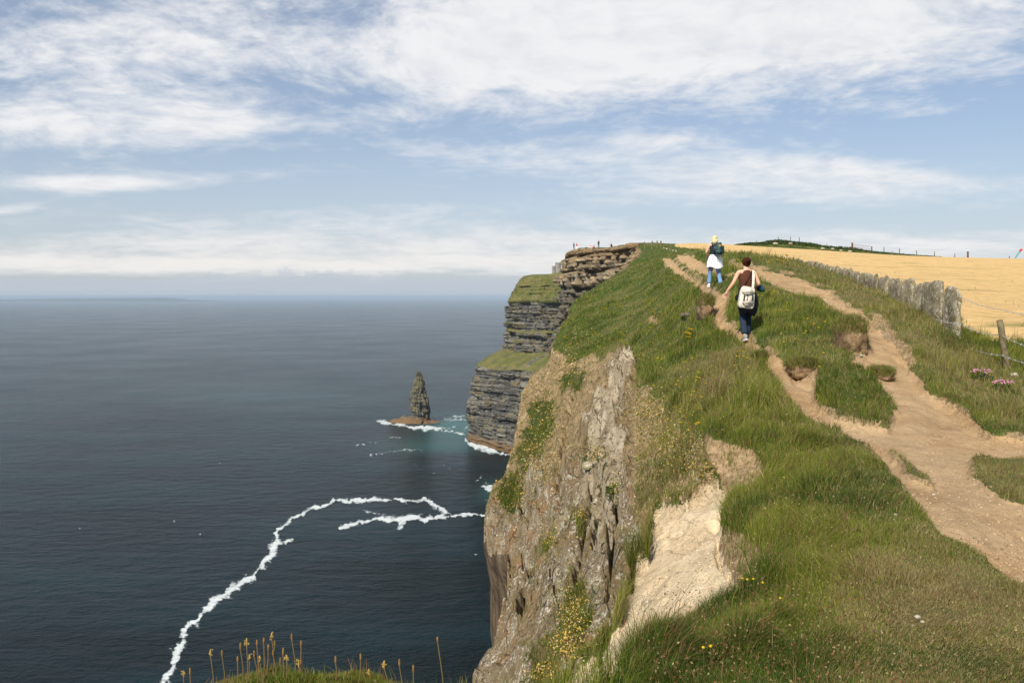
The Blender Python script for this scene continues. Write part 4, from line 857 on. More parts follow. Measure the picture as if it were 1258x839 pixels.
# ------------------------------------------------------------------ tower on the far cliff
td = 930.0; tb_ = at(685.6, 335.5, td); tw = empty('round_tower', tb_); tag(tw, 'grey round stone tower with lower turret on top of the far cliff', 'tower')
def lathe(bm, prof_, seg=28, cx=0, cy=0):
    rg = [[bm.verts.new((cx + math.cos(2 * math.pi * k / seg) * r_, cy + math.sin(2 * math.pi * k / seg) * r_, z_2)) for k in range(seg)] for z_2, r_ in prof_]
    for i_ in range(len(rg) - 1):
        for k in range(seg): bm.faces.new((rg[i_][k], rg[i_][(k + 1) % seg], rg[i_ + 1][(k + 1) % seg], rg[i_ + 1][k]))
    bm.faces.new(rg[-1])
for nm, cx_, r_, h_ in (('main_tower', 0, 3.2, 12.2), ('turret', -5.1, 1.9, 8.2)):
    bm = bmesh.new(); lathe(bm, [(-3, r_ * 1.06), (h_ * .86, r_), (h_ * .87, r_ * 1.05), (h_ * .93, r_ * 1.05), (h_ * .935, r_ * .8)], cx=cx_); mt = from_bm(nm, bm, [m_towr], tw)
    bm = bmesh.new()
    for k in range(10):
        a = 2 * math.pi * k / 10; bmesh.ops.create_cube(bm, size=1, matrix=Matrix.Translation((cx_ + math.cos(a) * r_ * .93, math.sin(a) * r_ * .93, h_ * .965)) @ Matrix.Rotation(a, 4, 'Z') @ Matrix.Diagonal((r_ * .2, r_ * .38, h_ * .075, 1)))
    from_bm('battlement', bm, [m_towr], mt)
    bm = bmesh.new()
    bmesh.ops.create_cube(bm, size=1, matrix=Matrix.Translation((cx_ - .3, -r_ - .02, h_ * .6)) @ Matrix.Diagonal((.5, .3, 1.3, 1))); from_bm('window', bm, [m_blackst], mt)

# ------------------------------------------------------------------ flagstone wall by the field
WP = [(1180, 16.6, 354, 1.0), (1172, 17, 352), (1144, 18.6, 347.5), (1132, 19.4, 347.5), (1104, 21.5, 343), (1082, 23.6, 338.5), (1061, 26, 336), (1032, 33, 328.5), (1001, 41, 322.5), (980, 48, 319), (962, 56, 317)]
wp = np.array([(q[0], q[1], q[2]) for q in WP], float)
wx = (wp[:, 0] - CX) / F * wp[:, 1]; wy = wp[:, 1]; wz = (HZ - wp[:, 2]) * wp[:, 1] / F
wl = np.concatenate([[0], np.cumsum(np.hypot(np.diff(wx), np.diff(wy)))])
wall = empty('stone_wall', (wx[0], wy[0], gz(1180, 16.6))); tag(wall, 'low wall of upright lichened flagstones between the trail verge and the stubble field', 'wall')
sw = 0.0; rs = random.Random(4)
def slab_mesh(w_, h_, th_, seed):
    nx, nz_ = 14, 16; gx, gz_ = np.meshgrid(np.linspace(-.5, .5, nx), np.linspace(0, 1, nz_)); Vv = []
    prof_ = 1 + fbm(gx * w_ * 2 + seed, gx * 0, octv=4, gain=.65, s=1.6) * .09 - .05 * np.abs(gx * 2) ** 8
    for sg in (-1, 1):
        xx_ = gx * w_ * (1 + .05 * fbm(gx * 0 + seed, gz_ * 2, octv=2, s=2)); zz_2 = gz_ * h_ * prof_
        edge_ = np.clip(1 - (np.abs(gx) * 2) ** 8, .2, 1) * np.clip(1 - gz_ ** 10, .25, 1)
        yy_ = sg * th_ / 2 * edge_ + fbm(xx_ + seed * 3, zz_2, gz_ * 0 + sg, octv=4, gain=.6, s=3) * .05
        Vv.append(np.stack([xx_, yy_, zz_2], -1).reshape(-1, 3))
    n_ = nx * nz_; f1 = grid_faces(nz_, nx, False); f2 = grid_faces(nz_, nx, True) + n_; bnd = []
    ring = [(0, j_) for j_ in range(nx)] + [(i_, nx - 1) for i_ in range(1, nz_)] + [(nz_ - 1, j_) for j_ in range(nx - 2, -1, -1)] + [(i_, 0) for i_ in range(nz_ - 2, 0, -1)]
    idx = [a * nx + b for a, b in ring]
    for k in range(len(idx)): a, b = idx[k], idx[(k + 1) % len(idx)]; bnd.append((b, a, a + n_, b + n_))
    return np_mesh('slab', np.vstack(Vv), np.vstack([f1, f2, np.array(bnd)]))
while sw < wl[-1] - 1:
    w_ = rs.uniform(.85, 1.7) if sw > .1 else 1.05; mid = sw + w_ / 2
    x_ = np.interp(mid, wl, wx); y_ = np.interp(mid, wl, wy); zt = np.interp(mid, wl, wz) + rs.uniform(-.05, .05)
    x2 = np.interp(mid + .2, wl, wx); y2 = np.interp(mid + .2, wl, wy); zg = gz(CX + F * x_ / y_, y_) - .25
    o = link('slab', slab_mesh(w_, max(zt - zg, .35), rs.uniform(.13, .2), sw * 3.1 + 1), [m_wall], wall)
    o.location = Vector((x_, y_, zg)) - wall.location; o.rotation_euler = (rs.uniform(-.04, .04), rs.uniform(-.02, .02), math.atan2(y2 - y_, x2 - x_))
    sw += w_ * .97 + (rs.uniform(-.02, .02) if rs.random() < .6 else rs.uniform(.04, .10))
# ------------------------------------------------------------------ wire fence with the leaning wooden post
pf = hit(1240.5, 456, 12, 16); topp = Vector(((1226 - CX) / F * pf.y, pf.y - .05, (HZ - 376) * pf.y / F))
fe = empty('wire_fence', pf); tag(fe, 'weathered leaning wooden post carrying strands of barbed wire beside the field', 'fence')
bm = bmesh.new(); d_ = topp - pf; pts = [Vector((0, 0, -.25)) + Vector((.004 * math.sin(k * 2.1), 0, 0)) + d_ * (k / 8) * 1.0 for k in range(9)]; pts[0] = Vector((0.02, 0, -.3))
tube(bm, pts, [.058 - .0008 * k for k in range(9)], 12)
for v_ in bm.verts: v_.co += Vector((v_.co.x - 0, v_.co.y, 0)).normalized() * fbm([v_.co.x * 3], [v_.co.y * 3], [v_.co.z], s=8)[0] * .006
from_bm('post', bm, [m_wood], fe, True)
def wire(pts_):
    P3 = [Vector(((q[0] - CX) / F * q[2], q[2], (HZ - q[1]) * q[2] / F)) - pf for q in pts_]; ps = []
    for a, b in zip(P3[:-1], P3[1:]):
        for k in range(8):
            t_ = k / 8; v_ = a.lerp(b, t_); v_.z -= .035 * (b - a).length * 4 * t_ * (1 - t_) * .6; ps.append(v_)
    ps.append(P3[-1]); bm = bmesh.new(); tube(bm, ps, .0045, 5)
    Lw = sum((b - a).length for a, b in zip(ps[:-1], ps[1:])); 
    for k in range(2, len(ps) - 1, 1):
        c_ = ps[k]; 
        for a in (0.6, 2.4): tube(bm, [c_ + Vector((.012 * math.cos(a), .0, .022 * math.sin(a))), c_ - Vector((.012 * math.cos(a), .0, .022 * math.sin(a)))], .0045, 4)
    from_bm('barbed_wire', bm, [m_wire], fe)
pd_ = pf.y
wire([(1152, 411, 17.0), (1183, 423, 16.2), (1232, 437, pd_ - .06), (1300, 455, 12.6)])
wire([(1150, 392, 17.4), (1180, 398, 16.4), (1230, 412, pd_ - .06), (1300, 438, 12.6)])
wire([(1176, 362, 16.5), (1228, 380, pd_ - .06), (1300, 390, 12.6)])
# other posts
def post(px, rtop, rbot, d, mat, label, grp, wpx=2.0, cat='post', z=None):
    b = Vector(((px - CX) / F * d, d, (HZ - rbot) * d / F)); h_ = (rbot - rtop) * d / F
    bm = bmesh.new(); r_ = wpx / 2 * d / F; tube(bm, [(0, 0, -.35), (0, 0, h_ * .5), (rs.uniform(-.03, .03), 0, h_)], [r_ * 1.05, r_, r_ * .9], 8)
    for v_ in bm.verts: v_.co.x += rs.uniform(-.1, .1) * r_
    o = from_bm('fence_post', bm, [mat], None); o.location = b; return tag(o, label, cat, grp)
for px_, a, b, w_ in ((792, 297, 303, 1.4), (801, 296, 304, 1.6), (807.3, 295.7, 304, 1.6), (811.8, 296, 305, 2.0)):
    post(px_, a, b, 118, m_wood, 'weathered wooden fence post on the skyline where the grass slope meets the sky', 'fence posts on the skyline left of the walkers', w_)
for px_, a, b, w_ in ((970.6, 319, 327, 1.8), (980, 319.5, 329, 1.8), (1001.5, 322, 331, 1.8), (1016.5, 325, 334, 2.2)):
    post(px_, a, b + 2, float(np.interp(px_, [962, 980, 1001, 1032], [55, 47, 40.5, 32.5])), m_redwood, 'dark wooden post standing against the low flagstone wall', 'posts along the flagstone wall', w_)
for k, (px_, a, b, d_2) in enumerate(((815.5, 304, 309, 112), (819, 305, 309.5, 108), (823, 306, 311, 104), (827, 307, 312.5, 100), (830.5, 307.5, 312, 98))):
    bm = bmesh.new(); bmesh.ops.create_cube(bm, size=1); bmesh.ops.bevel(bm, geom=bm.edges[:], offset=.12, segments=2, affect='EDGES')
    for v_ in bm.verts: v_.co.x += rs.uniform(-.06, .06); v_.co.z += rs.uniform(-.05, .05)
    h_ = (b - a) * d_2 / F; bm.transform(Matrix.Translation((0, 0, h_ * .35)) @ Matrix.Diagonal((2.0 * d_2 / F, .1, h_ * 1.3, 1)))
    o = from_bm('upright_slab', bm, [m_stone], None); o.location = ((px_ - CX) / F * d_2, d_2, (HZ - b) * d_2 / F); tag(o, 'small pale upright stone beside the trail near the skyline', 'stone', 'pale upright stones near the skyline')

# ------------------------------------------------------------------ bank with hedge behind the stubble field
bt = np.array([(893, 303), (905, 300.5), (918, 299), (935, 297.5), (950, 295.8), (966, 295.3), (985, 297), (1005, 300.5), (1030, 303.5), (1050, 305), (1080, 308.5), (1110, 311), (1150, 314), (1185, 317.5), (1196, 319)], float)
bb = np.array([(893, 303.5), (905, 303), (950, 304.5), (1000, 307.5), (1050, 311.5), (1080, 313.8), (1130, 317.2), (1196, 319.2)], float)
bpx = np.linspace(893, 1196, 260); rt = np.interp(bpx, bt[:, 0], bt[:, 1]) + 1.0; rb = np.interp(bpx, bb[:, 0], bb[:, 1])
prf = [(146, 0, 1.5), (148, .25, 0), (150.5, .75, 0), (153, 1.0, 0), (160, .95, 0), (175, .2, 0), (190, -.3, 3)]
V = []
for dd, f_, ad in prf:
    rr_ = rb + ad + (rt - rb) * f_; xw = (bpx - CX) / F * dd
    rr_ = rr_ + fbm(xw, xw * 0 + dd, octv=3, s=.5) * .5 * (0 < f_)
    V.append(np.stack([xw, np.full(len(bpx), dd), (HZ - rr_) * dd / F], -1))
me = np_mesh('bank', np.stack(V).reshape(-1, 3), grid_faces(len(prf), 260), {'zone_a': np.zeros((len(prf) * 260, 3)), 'zone_b': np.zeros((len(prf) * 260, 3)), 'zone_c': np.zeros((len(prf) * 260, 3))})
tag(link('bank', me, [m_land], smooth=True), 'green bank along the far side of the stubble field', kind='structure')
def leaf_cloud(name, C_, sz, cols_, parent=None):
    n_ = len(C_); a = rng.normal(size=(n_, 3)); a /= np.linalg.norm(a, axis=1, keepdims=True); b = np.cross(a, rng.normal(size=(n_, 3))); b /= np.linalg.norm(b, axis=1, keepdims=True)
    s_ = sz * rng.uniform(.6, 1.3, (n_, 1)); V_ = np.stack([C_ - a * s_, C_ + b * s_ * .6, C_ + a * s_, C_ - b * s_ * .6], 1)
    me = np_mesh(name, V_.reshape(-1, 3), np.arange(n_ * 4).reshape(-1, 4), {'tint': np.repeat(cols_, 4, 0)}); return link(name, me, [m_blade], parent)
n_ = 16000; hx = rng.uniform(893, 1180, n_); keep = rng.random(n_) < np.where(hx < 1000, .9, np.where(hx < 1100, .45, .2)); hx = hx[keep]; n_ = len(hx)
hd_ = rng.uniform(149, 157, n_); ht = np.interp(hx, bt[:, 0], bt[:, 1]); hb2 = np.interp(hx, bb[:, 0], bb[:, 1]); lump = fbm(hx, hx * 0, octv=3, s=.09)
hr = ht + 1.2 + (hb2 - ht) * rng.random(n_) ** 1.6 * .55 - rng.random(n_) * (1.2 + 1.6 * np.clip(lump, -.5, 1)) * (hx < 1060)
hc = np.stack([(hx - CX) / F * hd_, hd_, (HZ - hr) * hd_ / F], -1)
gcol_ = np.stack([rng.uniform(.022, .07, n_), rng.uniform(.042, .10, n_), rng.uniform(.012, .025, n_)], 1)
tag(leaf_cloud('hedge', hc, .16, gcol_), 'uneven dark green hedge growing along the bank behind the stubble field', 'hedge')
for px_, r_, w_, h_ in ((953, 299.3, 6, 3), (971, 299.3, 5, 2.2), (1011, 305.4, 5, 2.6), (1023, 306, 4, 2.6), (1033, 307.8, 3, 2.4), (1044, 309, 4.5, 2.8), (1064, 312.5, 3, 2), (1075, 313.2, 6, 2), (1087, 314, 6, 2), (1096, 314.6, 5, 2), (1108, 315.2, 5, 1.8)):
    bm = bmesh.new(); ell(bm, (0, 0, 0), (.5, .5, .5), 3); q_ = rs.random() * 50
    for v_ in bm.verts: c_ = v_.co; c_ *= 1 + .35 * fbm([c_.x + q_], [c_.y], [c_.z], octv=3, s=2.2)[0]; c_.z = max(-.38, min(c_.z, .40))
    d_2 = 147.6; bm.transform(Matrix.Diagonal((w_ * d_2 / F, .6, h_ * d_2 / F, 1))); o = from_bm('boulder', bm, [m_stone], None); o.location = at(px_, r_, d_2)
    tag(o, 'pale boulder half buried in the green bank behind the stubble field', 'boulder', 'pale boulders along the far bank')
G2 = 'thin posts along the far bank'
for px_, a, b, w_ in ((929.5, 295.5, 300, .8), (956, 291, 297, .9), (959.8, 295, 300.5, .8), (971, 291, 297, .9), (982, 291.3, 297.5, .9), (990, 297, 302, .8), (1016, 299, 304, .8), (1086, 303.5, 310, 1.0), (1105, 305.5, 311.5, 1), (1126, 307.5, 314, 1), (1138, 313.5, 317.5, .8), (1148, 309, 316, 1), (1096, 309, 316.5, 1.1), (1173, 311.5, 318, 1)):
    post(px_, a, b, 147.8 if px_ in (1096, 1138) else 153.5, m_wood, 'thin weathered post on the far bank behind the stubble field', G2, w_)
gt = empty('gate', at(1047, 308, 151)); tag(gt, 'small field gate between a thick reddish post and a thinner one on the far bank', 'gate')
k_m = 151 / F
bm = bmesh.new(); tube(bm, [(0, 0, -.3), (0, 0, 9.7 * k_m)], 1.1 * k_m, 8); from_bm('gate_post', bm, [m_redwood], gt)
bm = bmesh.new(); tube(bm, [(24 * k_m, 0, -.6), (24 * k_m, 0, 5.2 * k_m)], .8 * k_m, 8); from_bm('gate_post', bm, [m_wood], gt)
for r_ in (7.2, 4.6, 2.4):
    bm = bmesh.new(); tube(bm, [(0, 0, r_ * k_m), (24 * k_m, 0, (r_ - 2.4) * k_m)], .25 * k_m, 6); from_bm('rail', bm, [m_wood], gt)
post(1189, 309, 318.5, 150, m_redwood, 'short thick reddish post alone at the right end of the far bank', None, 2.2)
mk = empty('marker', at(1246, 317.5, 150)); tag(mk, 'slanted teal and red marker at the far right edge of the stubble field', 'marker')
bm = bmesh.new(); tube(bm, [(0, 0, -.3), (4 * k_m, 0, 5 * k_m), (7 * k_m, 0, 8.5 * k_m)], [.08, .15, .18], 8); from_bm('shaft', bm, [plain('teal_paint', (.12, .32, .32))], mk)
bm = bmesh.new(); tube(bm, [(6.5 * k_m, 0, 8.2 * k_m), (8.5 * k_m, 0, 10.5 * k_m), (9.5 * k_m, 0, 11 * k_m)], [.18, .22, .14], 8); from_bm('tip', bm, [m_red], mk)
o = post(1240, 315, 319, 150, m_wood, 'stubby dark stake beside the slanted marker at the field edge', None, 1.2)

MOUNDS = []
# ------------------------------------------------------------------ clods of earth and stones
def lump_thing(name, px, row, wpx, hpx, mat, label, cat, grp=None, sq=1.0, dep=1.0, seed=0, sink=.25, sm=True):
    g0 = hit(px, row); k = g0.y / F; bm = bmesh.new(); ell(bm, (0, 0, 0), (.5, .5, .5), 4)
    for v_ in bm.verts:
        c_ = v_.co; m_ = max(abs(c_.x), abs(c_.y), abs(c_.z)); c_ *= (1 - sq) + sq * (.5 / (m_ + 1e-6)) * .86
        n1_ = fbm([c_.x + seed], [c_.y], [c_.z], octv=5, gain=.7, s=3.6)[0]; c_ *= 1 + .34 * n1_; c_.z += .10 * c_.x
    bm.transform(Matrix.Translation((0, 0, hpx * k * (.5 - sink))) @ Matrix.Diagonal((wpx * k, wpx * k * dep, hpx * k * (1 + sink), 1)))
    o = from_bm(name, bm, [mat], None, sm); o.location = g0; return tag(o, label, cat, grp)
for px_, r_, w_, h_, sq_, dp_, sd_, sk_, lb_ in (
    (866, 388, 19, 27, .40, 2.4, 3, .25, 'upright block of bare brown earth beside the trail behind the near walker'),
    (1044, 428, 32, 42, .45, 1.7, 8, .25, 'large undercut block of dark earth at the bend of the right hand trail'),
    (1082, 464, 22, 9, .2, 2.0, 13, .4, 'low rounded hump of earth in the middle of the right hand trail'),
    (933, 452, 12, 18, .4, 2.0, 17, .3, 'narrow crumbling bank edge beside the trail just below the near walker'),
    (986, 458, 36, 17, .45, 1.3, 23, .35, 'crumbling bare earth bank under the grassy island between the trails')):
    MOUNDS.append((lump_thing('earth_mound', px_, r_, w_, h_, m_clod, lb_, 'earth mound', None, sq_, dp_, sd_, sk_), (w_ * hit(px_, r_).y / F, 1, h_ * hit(px_, r_).y / F)))
lump_thing('earth_mound', 777, 305.5, 20, 6.5, m_clod, 'pale crumbling lump of earth at the lip of the distant clifftop', 'earth mound', None, .5, .6, 31, .2)
for px_, r_, w_ in ((1058, 438, 4), (1127, 763, 7), (1133, 768, 5), (1122, 770, 4), (1147, 610, 4), (1246, 464, 9), (1252, 470, 6), (990, 810, 5), (1100, 633, 4)):
    lump_thing('stone', px_, r_, w_, w_ * .55, m_stone, 'small pale stone lying on the ground beside the trail', 'stone', 'small pale stones near the trail', .3, 1, px_, .1)
for px_, r_, w_ in ((722, 578, 14), (741, 668, 9), (732, 620, 8), (697, 640, 11)):
    lump_thing('rock', px_, r_, w_, w_ * .7, m_wall, 'rounded pale rock jutting from the bare slope', 'rock', 'rounded rocks on the bare slope', .4, 1, px_ * 1.3, .1)

# ------------------------------------------------------------------ pebbles and crumbs of earth
def pebbles(name, npk, mask, label, smin, smax, c1, c2, dmax=14):
    wg = (np.abs(crw_[:-1, :649] - crw_[1:, :649]) + .1) * GM[mask][:-1, :649] * (GY[:-1, :649] < dmax) * (GY[:-1, :649] > 3) * (crw_[:-1, :649] < 880)
    cw_ = np.cumsum(wg.ravel()); pk = np.searchsorted(cw_, rng.random(npk) * cw_[-1]); i_, j_ = pk // 649, pk % 649; a = rng.random((npk, 1)); b = rng.random((npk, 1))
    C_ = land[i_, j_] * (1 - a) * (1 - b) + land[i_ + 1, j_] * a * (1 - b) + land[i_, j_ + 1] * (1 - a) * b + land[i_ + 1, j_ + 1] * a * b
    oc = np.array([[1, 0, 0], [0, 1, 0], [-1, 0, 0], [0, -1, 0], [0, 0, 1.0], [0, 0, -1]]); s_ = (smin + (smax - smin) * rng.random((npk, 1, 1)) ** 4) * np.array([[[1, 1, .6]]]) * rng.uniform(.6, 1.3, (npk, 6, 3))
    V_ = C_[:, None] + oc[None] * s_; f = np.array([[0, 1, 4], [1, 2, 4], [2, 3, 4], [3, 0, 4], [1, 0, 5], [2, 1, 5], [3, 2, 5], [0, 3, 5]])
    F_ = (np.arange(npk)[:, None, None] * 6 + f[None]).reshape(-1, 3); t_ = rng.random((npk, 1)); cc = np.array(c1) * (1 - t_) + np.array(c2) * t_
    m_, g = newmat(name); g.out(g.attr('tint'), .95); tag(link(name, np_mesh(name, V_.reshape(-1, 3), F_, {'tint': np.repeat(cc, 6, 0)}), [m_]), label, name.replace('_', ' '), kind='stuff')
crw_ = P2P[1]
pebbles('pebbles', 5000, 'path', 'small pebbles and crumbs of dry earth lying on the trails', .003, .016, (.20, .13, .07), (.46, .34, .21))
pebbles('scree', 5000, 'slab', 'gritty stone chips scattered over the pale bare rock slab', .002, .016, (.28, .21, .14), (.62, .50, .34))
pebbles('rock_crumbs', 5000, 'brown', 'stone crumbs lying on the dry brown slope', .004, .022, (.17, .12, .065), (.50, .39, .24), 45)
# ------------------------------------------------------------------ grass
def bil(A, fi_, fj_):
    i_ = np.clip(fi_.astype(int), 0, NR - 2); j_ = np.clip(fj_.astype(int), 0, NC - 2); a = fi_ - i_; b = fj_ - j_
    if A.ndim == 3: a = a[:, None]; b = b[:, None]
    return A[i_, j_] * (1 - a) * (1 - b) + A[i_ + 1, j_] * a * (1 - b) + A[i_, j_ + 1] * (1 - a) * b + A[i_ + 1, j_ + 1] * a * b
cpx, crw = P2P
runmin = np.minimum.accumulate(crw[:, :650], axis=0)
vis = crw[:-1, :649] < runmin[:-1, :649] + 14
drow = np.abs(crw[:-1, :649] - crw[1:, :649]); dpx = np.abs(cpx[:-1, 1:650] - cpx[:-1, :649])
gm_ = np.clip((1 - GM['path'] * 1.05) * (1 - GM['slab']) * (1 - GM['field'] * .98) * (1 - GM['pale']) * (1 - .97 * GM['rock'] * (1 - GM['greenb'])) * (1 - .88 * GM['brown'] * (1 - GM['greenb'])) * (1 - .8 * GM['soil']), 0, 1)[:-1, :649]
gm_ = np.where(gm_ < .25, gm_ * .3, gm_); gm_ = gm_ * np.where((cpx[:-1, :649] > 540) & (cpx[:-1, :649] < 765) & (GY[:-1, :649] < 5.6), 0.02, 1)
inframe = (cpx[:-1, :649] > -60) & (crw[:-1, :649] < 900) & (GY[:-1, :649] < 120) & (GY[:-1, :649] > 2.9)
wgt = (drow + .15) * np.clip(dpx, .1, 5) * gm_ * vis * inframe
dens_d = np.interp(GY[:-1, :649], [3, 6, 15, 40, 110], [1.35, 1.4, 1.0, .75, .5]); wgt = wgt * dens_d
cw = np.cumsum(wgt.ravel()); N = 560000
pick = np.searchsorted(cw, rng.random(N) * cw[-1]); fi_ = (pick // 649) + rng.random(N); fj_ = (pick % 649) + rng.random(N)
base3 = bil(land, fi_, fj_); mk_ = {k: bil(GM[k], fi_, fj_) for k in ('dry', 'brown', 'greenb', 'rock', 'pw')}
d = base3[:, 1]; X_, Y_ = base3[:, 0], base3[:, 1]
patch = fbm(X_, Y_, octv=3, s=.55); patch2 = fbm(X_ + 31, Y_, octv=3, s=1.7); clump = fbm(X_, Y_ + 17, octv=2, s=4.5)
pxx = CX + F * X_ / Y_
lng = sstep(patch + .5 * clump, -.15, .5)
meadow = 1 - .42 * sstep(pxx + 60 * patch, 960, 1120) * sstep(-d, -12, -8); meadow = meadow * np.where((pxx < 560), .55, 1)
hgt_ = (.055 + .10 * lng + .05 * np.clip(clump, 0, 1)) * meadow * rng.uniform(.5, 1.35, N) * np.interp(d, [3, 8, 20, 60], [.75, 1.0, 1.25, 1.5]) * (1 - .45 * mk_['brown']) * (1 - .35 * np.clip(mk_['pw'] * 1.5, 0, 1))
tuftz = np.exp(-((pxx - 925) / 75) ** 2) * sstep(d, 8.5, 10.5) * sstep(-d, -15.5, -12); hgt_ = hgt_ * (1 + .9 * tuftz * np.clip(.5 + clump, 0, 1.4))
tus = sstep(fbm(X_ + 3, Y_, octv=2, s=1.3), .18, .5); hgt_ = hgt_ * (1 + .75 * tus * (d < 40)); tall = (rng.random(N) < .015 * meadow); hgt_ = np.where(tall, hgt_ * 1.9, hgt_)
broad = (rng.random(N) < .02) & (d < 12)
def blades(name, base3, hgt_, colr, broad=None, parent=None, spread=.42):
    N = len(base3); d = base3[:, 1]; X_, Y_ = base3[:, 0], base3[:, 1]
    wd = np.maximum(rng.uniform(.0016, .0034, N), .42 * d / F) * (1 if broad is None else np.where(broad, 3.2, 1))
    lean = rng.normal(size=(N, 2)) * spread + np.array([.55, .25]) * .35 + np.stack([fbm(X_, Y_, octv=2, s=2.5), fbm(X_ + 9, Y_, octv=2, s=2.5)], 1) * .9
    fa = rng.uniform(0, 2 * np.pi, N); fdir = np.stack([np.cos(fa), np.sin(fa) * .5], 1); fdir /= np.linalg.norm(fdir, axis=1, keepdims=True)
    b0 = base3 - np.array([0, 0, .012]); up = np.zeros((N, 3)); up[:, 2] = 1
    L3 = np.concatenate([lean, np.zeros((N, 1))], 1)
    p1 = b0 + (up * .55 + L3 * .20) * hgt_[:, None]; p2 = b0 + (up * .92 + L3 * .62) * hgt_[:, None] - up * (np.linalg.norm(lean, axis=1) * .12 * hgt_)[:, None]
    wv = np.concatenate([fdir, np.zeros((N, 1))], 1) * wd[:, None] * .5
    BV = np.stack([b0 - wv, b0 + wv, p1 + wv * .85, p1 - wv * .85, p2 + wv * .12, p2 - wv * .12], 1).reshape(-1, 3)
    i0 = np.arange(N)[:, None] * 6; BF = np.concatenate([i0 + np.array([[0, 1, 2, 3]]), i0 + np.array([[3, 2, 4, 5]])], 1).reshape(-1, 4)
    if parent is not None: BV = BV - np.array(parent.location)
    global TIPS; TIPS = p2
    return link(name, np_mesh(name, BV, BF, {'tint': np.repeat(colr, 6, 0)}), [m_blade], parent)
ca = np.array([.034, .072, .008]); cb = np.array([.170, .195, .024]); cs = np.array([.29, .235, .105]); cd = np.array([.16, .085, .04])
t1 = np.clip(rng.random(N) * .9 + .12 + patch2 * 1.0, 0, 1.25)[:, None]; colr = ca * (1 - t1) + cb * t1
yel = np.clip(.11 + .24 * sstep(patch2 - .6 * patch, .05, .5) + .42 * mk_['dry'] + .45 * mk_['brown'] * (1 - mk_['greenb']) + .28 * sstep(-patch, .05, .4), 0, .85); isdry = (rng.random(N) < yel + .4 * (1 - meadow) * (pxx > 900))[:, None]
colr = np.where(isdry, cs * rng.uniform(.55, 1.1, (N, 1)), colr); isred = ((rng.random(N) < .035) | (tall & (rng.random(N) < .6)))[:, None]; colr = np.where(isred, cd * rng.uniform(.7, 1.5, (N, 1)), colr)
colr = colr * rng.uniform(.75, 1.25, (N, 1))
gro_ = blades('grass', base3, hgt_, colr, broad); GTIPS = TIPS
tag(gro_, 'wind blown green and straw coloured grass covering the clifftop', 'grass', kind='stuff')

for o_, (sx2, sy3, sz2) in MOUNDS:            # turf on top of the earth mounds
    nv = len(o_.data.vertices); co = np.empty(nv * 3); o_.data.vertices.foreach_get('co', co); co = co.reshape(-1, 3); nn_ = np.empty(nv * 3); o_.data.vertices.foreach_get('normal', nn_); nn_ = nn_.reshape(-1, 3)
    cand = np.where((nn_[:, 2] > .15) & (co[:, 2] > sz2 * .42))[0]
    if len(cand) == 0: continue
    n_ = 2600; q_ = co[rng.choice(cand, n_)] + np.array(o_.location) + rng.normal(size=(n_, 3)) * [.03 * sx2 / .3, .03, .004]
    gc = np.where(rng.random((n_, 1)) < .5, cs * .8, cb) * rng.uniform(.6, 1.1, (n_, 1)); blades('turf', q_, rng.uniform(.05, .17, n_), gc, None, o_, 1.0)

hs = np.where((tall | (rng.random(len(base3)) < .012)) & (base3[:, 1] < 16) & (pxx > 780))[0]; tq3 = GTIPS[hs]
hc_ = np.where(rng.random((len(hs), 1)) < .6, np.array([[.20, .10, .05]]), np.array([[.34, .27, .13]])) * rng.uniform(.6, 1.2, (len(hs), 1))
# ------------------------------------------------------------------ wild flowers
def bloom_mesh(n_heads, spread, r_, h_, mat, seed):
    bm = bmesh.new(); rq = random.Random(seed)
    for k in range(n_heads):
        a = rq.random() * 6.28; q_ = spread * math.sqrt(rq.random()) if n_heads > 1 else 0; c_ = Vector((math.cos(a) * q_, math.sin(a) * q_, h_ * rq.uniform(.8, 1.15)))
        tl = Matrix.Rotation(rq.uniform(-.5, .2) - .35, 4, 'X') @ Matrix.Rotation(rq.uniform(-.3, .3), 4, 'Y'); m0 = len(bm.faces)
        ce = bm.verts.new(c_); npet = 12; rim = []
        for j_ in range(npet * 2):
            rr_ = r_ * (1 if j_ % 2 == 0 else .74); rim.append(bm.verts.new(c_ + (tl @ Vector((math.cos(j_ * math.pi / npet) * rr_, math.sin(j_ * math.pi / npet) * rr_, r_ * .22)))))
        for j_ in range(npet * 2): bm.faces.new((ce, rim[j_], rim[(j_ + 1) % (npet * 2)]))
        # domed middle
        vs = ell(bm, c_ + Vector((0, 0, r_ * .12)), (r_ * .5, r_ * .5, r_ * .28), 1)
    return bm
fl_src = {}
def flower(px, row, kind):
    if kind not in fl_src:
        n_, sp, r_, h_ = {'near': (1, 0, .019, .13), 'mid': (1, 0, .030, .16), 'far': (3, .07, .042, .20)}[kind]
        o = empty('yellow_flower'); b1 = from_bm('bloom', bloom_mesh(n_, sp, r_, h_, m_yel, 5), [m_yel], o); bm = bmesh.new(); tube(bm, [(0, 0, -.02), (.004, 0, h_ * .5), (0, 0, h_)], .0022 if kind == 'near' else .004, 5); b2 = from_bm('stem', bm, [m_stem], o)
        fl_src[kind] = (o, b1, b2, h_)
        first = True
    else: first = False
    o, b1, b2, h_ = fl_src[kind]
    g0 = hit(px, row + h_ * F / max(hit(px, row).y, 3))
    if not first:
        o2 = o.copy(); COL.objects.link(o2)
        for b_ in (b1, b2): c_ = b_.copy(); COL.objects.link(c_); c_.parent = o2
        o = o2
    o.location = g0; o.rotation_euler = (0, 0, rs.uniform(0, .8)); s_ = rs.uniform(.8, 1.2); o.scale = (s_, s_, 1)
    return o
